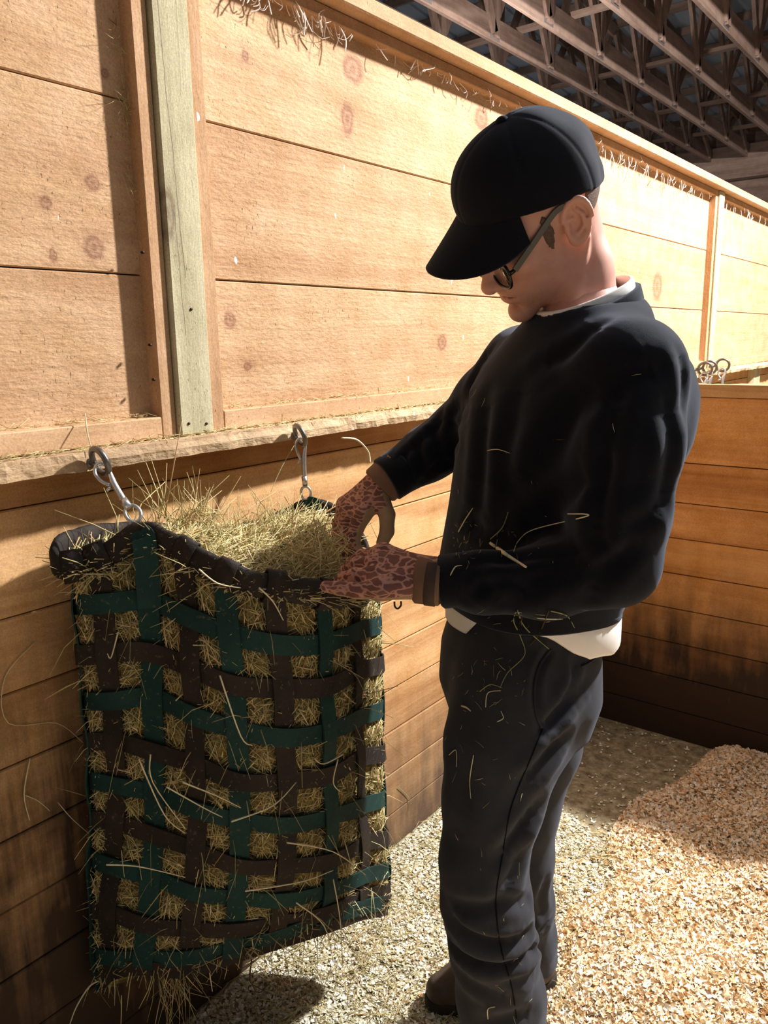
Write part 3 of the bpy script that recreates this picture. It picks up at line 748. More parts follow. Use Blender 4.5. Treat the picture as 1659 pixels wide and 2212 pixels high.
P = scatter(270000, lambda x, y, h: np.where(h > .004, 1.0, .13*sstep(.18, .6, x+.12*np.sin(y*5))*sstep(2.2, 1.75, y-.6*sstep(.5, .95, x))))
n = len(P); P[:, 2] += fr_.uniform(0, .007, n)
k = NT('shaving_flakes'); rn = k.n('ShaderNodeNewGeometry').outputs['Random Per Island']
c = k.ramp(rn, [(0, srgb(218, 168, 116)), (.16, srgb(238, 204, 158)), (.45, srgb(246, 224, 188)), (.8, srgb(251, 238, 214)), (1, srgb(254, 249, 236))])
M_FLK = k.out(c, .7, .15)
V, F = flakes(P, fr_.uniform(.007, .019, n), fr_.uniform(.005, .011, n), fr_, fr_.uniform(-.05, .40, n), .5)
o = mesh_np('flakes', V, F, M_FLK, bed); o['kind'] = 'stuff'
# trodden dust and chips along the walls
P = scatter(230000, lambda x, y, h: np.where(h > .004, 0, np.where(y > 1.98+.08*np.sin(x*7), .03, .95)))
n = len(P); P[:, 2] = .001+fr_.uniform(0, .004, n)
k = NT('trodden_chips'); rn = k.n('ShaderNodeNewGeometry').outputs['Random Per Island']
c = k.ramp(rn, [(0, srgb(168, 156, 122)), (.28, srgb(214, 206, 176)), (.6, srgb(238, 233, 212)), (1, srgb(250, 248, 236))])
M_CHIP = k.out(c, .8, .1)
V, F = flakes(P, fr_.uniform(.004, .013, n), fr_.uniform(.003, .008, n), fr_, fr_.uniform(-.05, .25, n), .25)
o = mesh_np('trodden_chips', V, F, M_CHIP); tag(o, 'trodden hay dust and small chips thinly covering the floor along the walls', 'chips', kind='stuff')
# loose hay on the floor under the bag
x = np.abs(fr_.normal(.30, .20, 4800)); y = fr_.uniform(.35, 2.0, 4800); P = np.stack([x, y, pile_h(x, y)+fr_.uniform(.002, .018, 4800)], 1)
a = fr_.uniform(0, 2*math.pi, 4800); D = np.stack([np.cos(a), np.sin(a), fr_.normal(0, .12, 4800)], 1)
V, F = strands(P, D, fr_.uniform(.02, .10, 4800), fr_.uniform(.0005, .0011, 4800), fr_.normal(size=(4800, 3))*np.array([.25, .25, .06]), fr_)
V[:, 2] = np.maximum(V[:, 2], .002); V[:, 0] = np.maximum(V[:, 0], .004)
o = mesh_np('floor_hay', V, F, M_HAY); tag(o, 'loose hay stalks strewn on the floor beneath the bag', 'hay', kind='stuff')
# ------------------------------------------------------------------ implicit modelling kit (surface nets)
def surfnet(fn, lo, hi, h):
    lo = np.array(lo, float); hi = np.array(hi, float); n = np.ceil((hi-lo)/h).astype(int)+1
    ax = [lo[i]+h*np.arange(n[i]) for i in range(3)]
    v = np.empty(n, np.float32)
    Yg, Zg = np.meshgrid(ax[1], ax[2], indexing='ij'); yz = np.stack([Yg.ravel(), Zg.ravel()], 1)
    st = max(1, int(400000/len(yz)))
    for i in range(0, n[0], st):
        xs = ax[0][i:i+st]; P = np.empty((len(xs), len(yz), 3)); P[:, :, 0] = xs[:, None]; P[:, :, 1:] = yz[None]
        v[i:i+st] = fn(P.reshape(-1, 3)).reshape(len(xs), n[1], n[2])
    ins = v < 0
    cs = [(a, b, c) for a in (0, 1) for b in (0, 1) for c in (0, 1)]
    sl = lambda A, c: A[c[0]:n[0]-1+c[0], c[1]:n[1]-1+c[1], c[2]:n[2]-1+c[2]]
    cnt = sum(sl(ins, c).astype(np.int8) for c in cs)
    mixed = (cnt > 0) & (cnt < 8)
    I = np.argwhere(mixed); idx = -np.ones(mixed.shape, np.int64); idx[mixed] = np.arange(len(I))
    acc = np.zeros((len(I), 3)); num = np.zeros(len(I))
    for c in cs:
        for a in range(3):
            if c[a] == 0:
                d = list(c); d[a] = 1
                v0 = v[I[:, 0]+c[0], I[:, 1]+c[1], I[:, 2]+c[2]]; v1 = v[I[:, 0]+d[0], I[:, 1]+d[1], I[:, 2]+d[2]]
                m = (v0 < 0) != (v1 < 0); t = np.where(m, v0/(v0-v1+1e-20), 0)
                p = np.array(c, float)[None].repeat(len(I), 0); p[:, a] += t
                acc[m] += p[m]; num[m] += 1
    X = lo+h*(I+acc/num[:, None])
    Q = []
    for a in range(3):
        b, c = (a+1) % 3, (a+2) % 3
        A = np.moveaxis(ins, (a, b, c), (0, 1, 2)); D = np.moveaxis(idx, (a, b, c), (0, 1, 2))
        s0 = A[:-1, 1:-1, 1:-1]; s1 = A[1:, 1:-1, 1:-1]
        e = np.argwhere(s0 != s1)
        if len(e) == 0: continue
        i, j, k_ = e[:, 0], e[:, 1]+1, e[:, 2]+1
        q = np.stack([D[i, j-1, k_-1], D[i, j, k_-1], D[i, j, k_], D[i, j-1, k_]], 1)
        flip = ~s0[e[:, 0], e[:, 1], e[:, 2]]
        q[flip] = q[flip][:, ::-1]; Q.append(q)
    return X, np.concatenate(Q)
def relax(X, Q, it=2, w=.5):
    E = np.concatenate([Q[:, [0, 1]], Q[:, [1, 2]], Q[:, [2, 3]], Q[:, [3, 0]]]); E = np.concatenate([E, E[:, ::-1]])
    deg = np.bincount(E[:, 0], minlength=len(X))[:, None].clip(1)
    for _ in range(it):
        S = np.stack([np.bincount(E[:, 0], weights=X[E[:, 1], i], minlength=len(X)) for i in range(3)], 1)
        X = X+(S/deg-X)*w
    return X
def vnormals(X, Q):
    n = np.cross(X[Q[:, 2]]-X[Q[:, 0]], X[Q[:, 3]]-X[Q[:, 1]]); N = np.zeros_like(X)
    for i in range(4): np.add.at(N, Q[:, i], n)
    return unit(N)
def smin(a, b, k):
    h = np.clip(.5+.5*(b-a)/k, 0, 1); return b*(1-h)+a*h-k*h*(1-h)
def smax(a, b, k): return -smin(-a, -b, k)
def caps(P, pts, rad, k=.01):
    d = None
    for (a, b, r0, r1) in zip(pts[:-1], pts[1:], rad[:-1], rad[1:]):
        a = np.asarray(a, float); ba = np.asarray(b, float)-a; pa = P-a
        h = np.clip(pa@ba/(ba@ba), 0, 1); e = np.linalg.norm(pa-h[:, None]*ba, axis=1)-(r0+(r1-r0)*h)
        d = e if d is None else (smin(d, e, k) if k > 0 else np.minimum(d, e))
    return d
def ellip(P, c, r, R=None):
    q = P-np.asarray(c, float)
    if R is not None: q = q@np.asarray(R).T
    r = np.asarray(r, float); k0 = np.linalg.norm(q/r, axis=1); k1 = np.linalg.norm(q/(r*r), axis=1)+1e-9
    return k0*(k0-1)/k1
def polydist(P, pl):
    best = np.full(len(P), 9.0)
    for a, b in zip(pl[:-1], pl[1:]):
        ba = b-a; pa = P-a; h = np.clip(pa@ba/(ba@ba+1e-12), 0, 1); best = np.minimum(best, np.linalg.norm(pa-h[:, None]*ba, axis=1))
    return best
def trace(fn, px, t0=.7, t1=2.6):
    D = np.array([ray(x, y) for x, y in px]); t = np.full(len(D), t0)
    for _ in range(70):
        d = fn(CAM+D*t[:, None]); t = np.minimum(t+np.clip(d, -.02, .1)*.7, t1)
    return CAM+D*t[:, None]
def creases(X, Q, fn, strokes):
    """pull folds into a cloth surface: valley beside a ridge along each stroke"""
    for st in strokes:
        px, dep, wid = st[0], st[1], st[2]
        pl = spline(trace(fn, px), 5); N = vnormals(X, Q)
        near = np.linalg.norm(X-pl.mean(0), axis=1) < np.linalg.norm(pl-pl.mean(0), axis=1).max()+wid*4
        ii = np.where(near)[0]
        if len(ii) == 0: continue
        d = polydist(X[ii], pl)
        s = np.linspace(0, 1, len(pl)); j = np.argmin(np.linalg.norm(X[ii][:, None]-pl[None, ::2], axis=2), axis=1); tt = s[::2][j]
        fade = np.sin(np.clip(tt*.86+.07, 0, 1)*math.pi)**.6
        prof = -np.exp(-(d/wid)**2)+.45*np.exp(-((d-1.9*wid)/wid)**2)
        X[ii] += N[ii]*(prof*dep*fade)[:, None]
    return X
def levels_sdf(P, lev, fwd, n=2.4, zcap=None):
    lev = sorted(lev, key=lambda q: q[0][2]); z = np.array([q[0][2] for q in lev])
    zz = P[:, 2]; C0 = np.stack([np.interp(zz, z, [q[0][i] for q in lev]) for i in range(2)], 1)
    a = np.interp(zz, z, [q[1] for q in lev]); b = np.interp(zz, z, [q[2] for q in lev])
    F2 = np.asarray(fwd[:2]); L2 = np.array([-F2[1], F2[0]])
    q = P[:, :2]-C0; lx = np.abs(q@L2)/a; ly = np.abs(q@F2)/b
    g = (lx**n+ly**n)**(1/n)
    d = (g-1)*np.minimum(a, b)*.92
    z0, z1 = (z[0], z[-1]) if zcap is None else zcap
    return smax(smax(d, z0-zz, .012), zz-z1, .02)

# ------------------------------------------------------------------ head frame and materials of the person
# head frame
HY, HP, HR = math.radians(-131.0), math.radians(34.0), math.radians(-21.0)
hf = np.array([math.cos(HY)*math.cos(HP), math.sin(HY)*math.cos(HP), -math.sin(HP)])
hl = np.array([-math.sin(HY), math.cos(HY), 0]); hu = np.cross(hf, hl)
hl, hu = math.cos(HR)*hl+math.sin(HR)*hu, -math.sin(HR)*hl+math.cos(HR)*hu
HM = np.array([hf, hl, hu]); HO = np.array([.677, 1.093, 1.602])
def hw(*q): return HO+np.array(q, float)@HM
JAW = hw(.062, .02, -.095)
k = NT('skin'); p = k.n('ShaderNodeNewGeometry').outputs['Position']; o = k.coord()
c = k.mix(k.noise(p, 28, 4, .6), srgb(206, 148, 128), srgb(230, 182, 162))
c = k.mix(k.math('MULTIPLY', k.noise(p, 75, 3), .35), c, srgb(184, 108, 92))
hd_ = k.math('SUBTRACT', 1.0, k.math('DIVIDE', k.vmath('DISTANCE', p, tuple(JAW)), .062), clamp=True)
st_ = k.math('MULTIPLY', k.math('MULTIPLY', hd_, 2.2, clamp=True), k.math('ADD', .12, k.math('MULTIPLY', k.noise(p, 420, 2), .55)))
c = k.mix(st_, c, srgb(128, 100, 88))
k.bump(k.noise(p, 900, 2), .12, .001)
M_SKIN = k.out(c, .5, .35); k.b.inputs['Subsurface Weight'].default_value = .12; k.b.inputs['Subsurface Radius'].default_value = (.006, .002, .001); k.b.inputs['Subsurface Scale'].default_value = 1.0
def cloth(name, a, b, nsc, weave=900, bump=.3, sheen=.3, tint=(.6, .68, .85), rough=.9):
    k = NT(name); p = k.n('ShaderNodeNewGeometry').outputs['Position']
    c = k.mix(k.noise(p, nsc, 5, .6), a, b)
    lint = k.math('MULTIPLY', k.math('SUBTRACT', k.noise(p, 330, 2), .745), 22, clamp=True)
    c = k.mix(k.math('MULTIPLY', lint, .35), c, srgb(120, 115, 108))
    h = k.math('ADD', k.math('MULTIPLY', k.noise(p, weave, 2), .6), k.math('MULTIPLY', k.noise(p, 26, 3, .5), 1.6))
    k.bump(h, bump, .004)
    m = k.out(c, rough, .12); k.b.inputs['Sheen Weight'].default_value = sheen; k.b.inputs['Sheen Roughness'].default_value = .45; k.b.inputs['Sheen Tint'].default_value = tint+(1,)
    return m
M_SWEAT = cloth('black_sweater_knit', srgb(12, 13, 18), srgb(19, 20, 27), 30, 1100, .22, .18)
M_TROUS = cloth('charcoal_twill', srgb(42, 42, 45), srgb(62, 62, 65), 22, 1500, .22, .12)
M_CAP = cloth('black_cap_cotton', srgb(14, 15, 20), srgb(22, 23, 30), 30, 1400, .15, .12)
M_TEE = cloth('white_tee_cotton', srgb(232, 228, 222), srgb(246, 243, 238), 20, 1200, .15, .0)
M_HAIR = plain('short_brown_hair', srgb(108, 85, 73), .6, .3, 0, 260, .55, .8, 700)
M_BOOT = plain('dusty_brown_leather', srgb(78, 68, 56), .62, .3, 0, 45, .45, .35, 120)
M_SOLE = plain('boot_sole_rubber', srgb(52, 47, 40), .8, .2, 0, 60, .4)
M_FRAME = plain('black_acetate', srgb(16, 15, 16), .22, .5)
M_TEMPLE = plain('grey_green_acetate', srgb(84, 81, 74), .28, .5, 0, 40, .2)
k = NT('spectacle_glass'); M_LENS = k.out((.92, .94, .95), .03, .5); k.b.inputs['Transmission Weight'].default_value = 1.0; k.b.inputs['IOR'].default_value = 1.15
k = NT('glove_camo'); p = k.n('ShaderNodeNewGeometry').outputs['Position']
wp = k.vmath('ADD', k.mapping(p, scale=(40, 40, 120)), k.n('ShaderNodeVectorMath', operation='SCALE', **{}).outputs[0]) if False else k.mapping(p, scale=(40, 40, 120))
nz = k.n('ShaderNodeTexNoise', Vector=p, Scale=40.0, Detail=2.0).outputs['Color']
wp = k.vmath('ADD', wp, k.vmath('MULTIPLY', nz, (2.0, 2.0, 2.0)))
vo = k.n('ShaderNodeTexVoronoi', Vector=wp, Scale=1.0, feature='DISTANCE_TO_EDGE')
e = k.math('MULTIPLY', k.math('SUBTRACT', .13, vo.outputs['Distance']), 12, clamp=True)
cell = k.n('ShaderNodeTexVoronoi', Vector=wp, Scale=1.0)
base = k.mix(k.n('ShaderNodeSeparateColor', Color=cell.outputs['Color']).outputs[0], srgb(100, 66, 60), srgb(126, 86, 77))
c = k.mix(e, base, srgb(182, 134, 117)); k.bump(k.noise(p, 700, 2), .3, .002)
M_CAMO = k.out(c, .8, .2)
M_PALM = plain('glove_palm_suede', srgb(150, 124, 98), .85, .15, 0, 60, .15, .3, 500)
M_CUFF = plain('glove_cuff', srgb(112, 86, 68), .8, .2, 0, 60, .15, .3, 500)
M_CUFFD = plain('glove_cuff_strap', srgb(70, 56, 48), .8, .2, 0, 60, .15, .3, 500)
M_BLACKP = plain('black_plastic', srgb(14, 14, 14), .4, .4)
M_BROW = plain('brow_hair', srgb(70, 52, 44), .7, .2, 0, 300, .4)

# ------------------------------------------------------------------ pose (pixels give directions, depths from limb lengths)
def nrm2(a): a = np.array(a, float); return a/np.linalg.norm(a)
TF = nrm2([-.44, -.90, 0]); TL = np.array([-TF[1], TF[0], 0])
HF = nrm2([-.55, -.835, 0])
FF = nrm2([-.6, -.8, 0]); FL = np.array([-FF[1], FF[0], 0])
Ls, Le, Lw = at(1364, 804, 1.15), at(1328, 1214, 1.11), at(992, 1252, 1.10)
Lm = at(1362, 960, 1.12)
Rs, Re, Rw = at(1130, 795, 1.42), at(992, 938, 1.50), at(858, 1022, 1.455)
NB = at(1262, 648, 1.275)
def ear_sdf(Q):
    # ear plane: hinged in front, flaring out at the back
    a = math.radians(24); E = np.array([[math.cos(a), -math.sin(a), 0], [math.sin(a), math.cos(a), 0], [0, 0, 1]])
    t = math.radians(12); T2 = np.array([[math.cos(t), 0, math.sin(t)], [0, 1, 0], [-math.sin(t), 0, math.cos(t)]])
    R = T2@E
    q = (Q-np.array([-.012, .079, .010]))@R.T
    x, y, z = q[:, 0], q[:, 1], q[:, 2]
    ez = z*(1.0)
    # helix: egg shaped ring, open at the front bottom
    rx = np.where(z > 0, .0195, .0165+.0*z); rz = np.where(z > 0, .029, .031)
    rr_ = np.sqrt((x/rx)**2+(z/rz)**2); ringd = np.sqrt(((rr_-1)*.0205)**2+(y-.004)**2)-.0042
    disc = np.maximum(np.abs(y+.001)-.0028, (rr_-1)*.02)
    d = smin(ringd, disc, .004)
    anti = caps(q, [(.002, .004, .017), (-.008, .0045, .006), (-.0085, .0045, -.008), (-.001, .0045, -.0165)], [.003, .0036, .0036, .0035], 0)
    d = smin(d, anti, .003)
    lobe = ellip(q, (.004, .001, -.029), (.0095, .0045, .0095)); d = smin(d, lobe, .005)
    con = ellip(q, (.003, .0052, -.004), (.0080, .0070, .0115)); d = smax(d, -con, .003)
    d = smin(d, ellip(q, (.003, -.0050, -.004), (.012, .0058, .015)), .002)
    crus = caps(q, [(.019, .002, .004), (.006, .003, .003)], [.004, .003], 0); d = smin(d, crus, .003)
    trag = ellip(q, (.0145, .005, -.006), (.0045, .004, .0065)); d = smin(d, trag, .003)
    return d
def head_local(Q):
    S = Q.copy(); S[:, 1] = np.abs(S[:, 1])
    d = ellip(S, (-.010, 0, .046), (.092, .075, .090))
    d = smin(d, ellip(S, (.04, 0, -.005), (.062, .062, .085)), .03)
    d = smin(d, ellip(S, (.036, 0, -.068), (.056, .050, .046)), .025)
    d = smin(d, ellip(S, (.008, .043, -.055), (.030, .020, .034)), .02)
    d = smin(d, ellip(S, (.064, 0, -.058), (.032, .036, .034)), .018)
    d = smin(d, ellip(S, (.079, 0, -.103), (.022, .023, .018)), .016)
    d = smin(d, ellip(S, (.060, .044, -.014), (.028, .022, .020)), .016)
    d = smin(d, ellip(S, (.084, .026, .030), (.016, .030, .011)), .012)
    d = smax(d, -ellip(S, (.103, .031, .008), (.013, .017, .013)), .012)
    d = smin(d, ellip(S, (.083, .031, .006), (.0125, .0150, .0125)), .003)
    d = smin(d, caps(S, [(.090, 0, .020), (.099, 0, -.002), (.109, 0, -.036)], [.0075, .0090, .0115], .006), .010)
    d = smin(d, ellip(S, (.1105, 0, -.0385), (.0138, .0130, .0122)), .006)
    d = smin(d, ellip(S, (.098, .0132, -.041), (.0120, .0080, .0090)), .005)
    d = smax(d, -ellip(S, (.102, .0065, -.046), (.006, .0035, .005)), .003)
    d = smin(d, ellip(S, (.0905, 0, -.0580), (.0110, .023, .0066)), .006)
    d = smin(d, ellip(S, (.0895, 0, -.0720), (.0110, .020, .0072)), .006)
    d = smax(d, -ellip(S, (.0965, 0, -.0648), (.0150, .0310, .0016)), .003)
    d = smax(d, -ellip(S, (.090, 0, -.0860), (.007, .018, .0030)), .010)
    # crease from the nose wing to the mouth corner
    cr = polydist(S, np.array([(.096, .021, -.034), (.088, .030, -.047), (.078, .036, -.066), (.069, .036, -.084)]))
    d = d+.0022*np.exp(-(cr/.0038)**2)
    d = smin(d, ear_sdf(S), .004)
    return d
def neck_sdf(P):
    nb = NB; back = hw(-.055, 0, -.02)
    d = caps(P, [hw(-.028, 0, -.02), (hw(-.028, 0, -.06)+nb)/2, nb+np.array([0, 0, -.03])], [.052, .050, .056], .02)
    d = smin(d, caps(P, [hw(-.062, .0, .005), at(1264, 560, 1.30), at(1300, 645, 1.33)], [.022, .022, .030], .02), .03)
    scm = caps(P, [hw(-.022, .060, -.030), hw(-.010, .050, -.075)*.55+(nb+TF*.055+TL*.03)*.45, nb+TF*.042+TL*.018+np.array([0, 0, -.05])], [.011, .0115, .009], .01)
    return smin(d, scm, .008)
def skin_sdf(P): return smin(head_local((P-HO)@HM.T), neck_sdf(P), .011)
X, Q = surfnet(skin_sdf, HO-np.array([.17, .20, .24]), HO+np.array([.17, .20, .17]), .0024)
X = relax(X, Q, 1, .35)
# torso and limbs under the clothes, coarser, joined into the same figure
TLEV = [(at(1141, 1306, 1.335), .160, .130), (at(1144, 1285, 1.335), .166, .136), (at(1152, 1222, 1.33), .178, .146), (at(1186, 1100, 1.325), .186, .150), (at(1222, 940, 1.30), .194, .150),
        (at(1240, 850, 1.29), .188, .140), (at(1250, 790, 1.285), .172, .122), (at(1258, 735, 1.28), .135, .100), (at(1262, 690, 1.278), .095, .080), (at(1264, 655, 1.277), .072, .066)]
HIPLEV = [(at(1118, 1560, 1.33), .14, .11), (at(1118, 1480, 1.33), .160, .130), (at(1120, 1400, 1.335), .158, .126), (at(1128, 1330, 1.335), .146, .114), (at(1132, 1270, 1.335), .142, .108)]
Lleg = [at(1110, 1490, 1.25), at(1087, 1610, 1.225), at(1066, 1722, 1.20), at(1044, 1860, 1.175), at(1050, 1945, 1.172), at(1066, 2045, 1.185), at(1082, 2150, 1.20), at(1090, 2250, 1.215), at(1098, 2335, 1.225)]
Rleg = [at(1150, 1470, 1.41), at(1150, 1600, 1.425), at(1122, 1740, 1.42), at(1118, 1850, 1.43), at(1122, 1950, 1.46), at(1128, 2020, 1.50), at(1134, 2078, 1.525)]
def core_sdf(P):
    d = levels_sdf(P, [(c_, a*.84, b*.84) for c_, a, b in TLEV], TF)
    d = smin(d, levels_sdf(P, [(c_, a*.86, b*.86) for c_, a, b in HIPLEV], HF), .04)
    d = smin(d, caps(P, [Ls, Lm, at(1338, 1110, 1.11), Le, at(1180, 1258, 1.105), at(1040, 1258, 1.10), Lw, at(930, 1252, 1.10)], [.052, .047, .045, .038, .034, .030, .028, .026], .015), .03)
    d = smin(d, caps(P, [Rs, Re, Rw, Rw+nrm2(Rw-Re)*.02], [.050, .040, .027, .026], .02), .03)
    d = smin(d, caps(P, Lleg, [.08, .074, .062, .05, .05, .048, .045, .04, .036], .02), .03)
    d = smin(d, caps(P, Rleg, [.08, .074, .058, .05, .048, .044, .04], .02), .03)
    d = smin(d, caps(P, [NB+np.array([0, 0, -.08]), NB+np.array([0, 0, -.005])], [.06, .052], 0), .03)
    return d
lo = np.array([.25, .84, .0]); hi = np.array([1.0, 1.62, 1.53])
X2, Q2 = surfnet(core_sdf, lo, hi, .011)
person = mesh_np('person', np.concatenate([X, X2]), np.concatenate([Q, Q2+len(X)]), M_SKIN, None, True)
tag(person, 'person in black cap, glasses and black sweater stuffing hay into the bag with gloved hands', 'person')
def pchild(name, X, Q, mat, smooth=True, parent=None): return mesh_np(name, X, Q, mat, parent or person, smooth)

# ------------------------------------------------------------------ sweater
cfront, cback = at(1180, 692, 1.235), at(1343, 612, 1.315)
cc = (cfront+cback)/2; cv = nrm2(cback-cfront); cl = TL-cv*(TL@cv); cl = nrm2(cl); cup = nrm2(np.cross(cl, -cv)); cup = cup if cup[2] > 0 else -cup
crad = np.linalg.norm(cback-cfront)/2
CM = np.array([cl, cv, cup])
def sweater_sdf(P):
    d = levels_sdf(P, TLEV, TF)
    la = caps(P, [Ls, Lm, at(1338, 1110, 1.11), Le, at(1180, 1258, 1.105), at(1040, 1258, 1.10), Lw], [.070, .068, .066, .060, .051, .043, .0385], .02)
    d = smin(d, la, .035)
    ra = caps(P, [Rs, (Rs+Re)/2, Re, (Re+Rw)/2, Rw], [.068, .064, .058, .050, .044], .02)
    d = smin(d, ra, .04)
    # shoulder slope from the collar
    d = smin(d, caps(P, [NB+np.array([0, 0, -.075]), Ls+np.array([0, 0, .004])], [.058, .056], 0), .04)
    d = smin(d, caps(P, [NB+np.array([0, 0, -.075]), Rs+np.array([0, 0, .004])], [.058, .056], 0), .04)
    d = smin(d, ellip(P, at(1412, 885, 1.235), (.052, .052, .085)), .04)
    # neckline: a shallow yoke under the collar, opened for the neck
    d = smin(d, ellip(P, cc-cup*.040, (crad*1.16, crad*1.18, .034), CM), .035)
    q = (P-(cc-cup*.03))@CM.T
    hole = smax((np.sqrt((q[:, 0]/(crad*.95))**2+(q[:, 1]/(crad*1.0))**2)-1)*crad, -q[:, 2], .004)
    d = smax(d, -hole, .005)
    return d
slo = np.array([.28, .86, .84]); shi = np.array([1.02, 1.56, 1.56])
X, Q = surfnet(sweater_sdf, slo, shi, .0048); X = relax(X, Q, 2, .5)
sw_str = [
 ([(1330, 800), (1255, 870), (1180, 985), (1120, 1060)], .010, .020), ([(1300, 1010), (1245, 1060), (1150, 1110)], .007, .016), ([(1420, 800), (1350, 830), (1290, 880)], .008, .016),
 ([(1300, 700), (1240, 750), (1170, 790)], .006, .014), ([(1340, 860), (1310, 980), (1295, 1100), (1290, 1160)], .010, .013),
 ([(1000, 1215), (1120, 1210), (1230, 1195), (1300, 1170)], .006, .010), ([(1120, 1290), (1180, 1240), (1260, 1215)], .007, .013), ([(1030, 1225), (1045, 1265), (1080, 1300)], .006, .010), ([(1010, 1290), (1060, 1262), (1120, 1255)], .004, .009),
 ([(1400, 1160), (1350, 1190), (1300, 1240), (1280, 1290)], .007, .014), ([(1430, 1090), (1380, 1130), (1310, 1150)], .006, .013),
 ([(1050, 860), (1040, 980), (1030, 1120)], .008, .018), ([(1130, 830), (1100, 950), (1090, 1080)], .006, .018), ([(1010, 1130), (1060, 1160), (1150, 1170)], .006, .014),
 ([(990, 880), (975, 915), (990, 960)], .007, .010), ([(955, 900), (938, 935), (950, 985)], .008, .010), ([(925, 935), (905, 965), (915, 1010)], .007, .009), ([(890, 965), (872, 992), (882, 1035)], .006, .008), ([(975, 1000), (945, 1005), (915, 1035)], .006, .009),
 ([(1060, 760), (1020, 830), (1010, 890)], .006, .012), ([(1440, 880), (1450, 980), (1432, 1080)], .006, .013), ([(1465, 760), (1478, 830), (1476, 900)], .005, .011)]
X = creases(X, Q, sweater_sdf, sw_str)
sweater = pchild('sweater', X, Q, M_SWEAT); sweater['label'] = 'black knit crew neck sweater'
# ribbed bands: hem, collar, cuffs
def ring_band(name, cen, u, v, ru, rv, up, h, thick, mat, parent, n=64, prof=None, bulge=.2, wob=0, jit=None):
    cen = np.array(cen); V = []; F = []
    pr_ = [(-.5, 0), (-.42, 1), (.42, 1), (.5, 0), (.42, -.6), (-.42, -.6)]
    for i in range(n):
        a = 2*math.pi*i/n; ca, sa = math.cos(a), math.sin(a)
        e = (abs(ca)**2.3+abs(sa)**2.3)**(-1/2.3)
        base = cen+u*ca*ru*e+v*sa*rv*e+up*(wob*math.sin(3*a+1)+(jit(a) if jit else 0)); nn_ = unit(u*ca/ru+v*sa/rv)
        for (s, t) in pr_: V.append(base+up*s*h+nn_*t*thick)
    m = len(pr_)
    for i in range(n):
        j = (i+1) % n
        for k_ in range(m):
            l = (k_+1) % m; F.append((i*m+k_, j*m+k_, j*m+l, i*m+l))
    return mesh_py(name, V, F, mat, parent, True)
hemc = TLEV[0][0]
ring_band('hem_band', hemc+np.array([0, 0, .030]), TL, TF, .162, .131, np.array([0, 0, 1.0]), .055, .006, M_SWEAT, sweater, wob=.003)
def cuff(name, c, d, r, h, mat, parent, thick=.004):
    d = nrm2(d); u = nrm2(np.cross(d, [0, 0, 1])); v = np.cross(d, u)
    return ring_band(name, c, u, v, r, r*.92, d, h, thick, mat, parent, 32)
cuff('cuff_band', Lw+nrm2(Lw-Le)*.004, Lw-Le, .0375, .05, M_SWEAT, sweater); cuff('cuff_band', Rw+nrm2(Rw-Re)*.004, Rw-Re, .042, .045, M_SWEAT, sweater)
ring_band('collar_band', cc-cup*.012, cl, cv, crad*.98, crad*1.04, cup, .024, .006, M_SWEAT, sweater)
# ------------------------------------------------------------------ tee shirt: collar and hem that show
tee = ring_band('tee_shirt', cc+cup*.002, cl, cv, crad*.90, crad*.97, cup, .022, .004, M_TEE, person)
tee['label'] = 'white tee shirt showing at collar and hem'
def tee_hem(a):
    return float(np.interp(math.degrees(a) % 360, [0, 25, 45, 70, 100, 200, 224, 250, 270, 285, 312, 330, 345, 360], [-.017, -.023, -.018, -.014, -.010, -.010, -.010, -.011, -.002, .034, .036, .024, .002, -.015]))+.002*math.sin(9*a)
ring_band('tee_hem', hemc+np.array([0, 0, .004])-TF*.004, TL, -TF, .160, .132, np.array([0, 0, 1.0]), .062, .003, M_TEE, tee, 80, jit=tee_hem)
# ------------------------------------------------------------------ trousers
def trousers_sdf(P):
    d = levels_sdf(P, HIPLEV, HF)
    d = smin(d, caps(P, Lleg, [.098, .097, .083, .071, .074, .0735, .0765, .079, .081], .02), .03)
    d = smin(d, caps(P, Rleg, [.098, .092, .076, .070, .070, .071, .073], .02), .02)
    seat = ellip(P, at(1185, 1470, 1.39), (.078, .078, .09)); d = smin(d, seat, .04)
    d = smax(d, P[:, 2]-hemc[2]-.01, .01)
    hemL = Lleg[-1]; d = smax(d, -(P[:, 2]-.045), .006)
    rh = Rleg[-1]; nr = np.where(np.linalg.norm(P[:, :2]-rh[:2], axis=1) < .11, .095-P[:, 2], -1.0)
    ro = np.linalg.norm(P[:, :2]-rh[:2], axis=1) < np.linalg.norm(P[:, :2]-hemL[:2], axis=1)
    d = np.where(ro, smax(d, .088-P[:, 2], .006), d)
    return d
X, Q = surfnet(trousers_sdf, (.35, .90, .03), (.90, 1.62, 1.0), .0052); X = relax(X, Q, 2, .5)
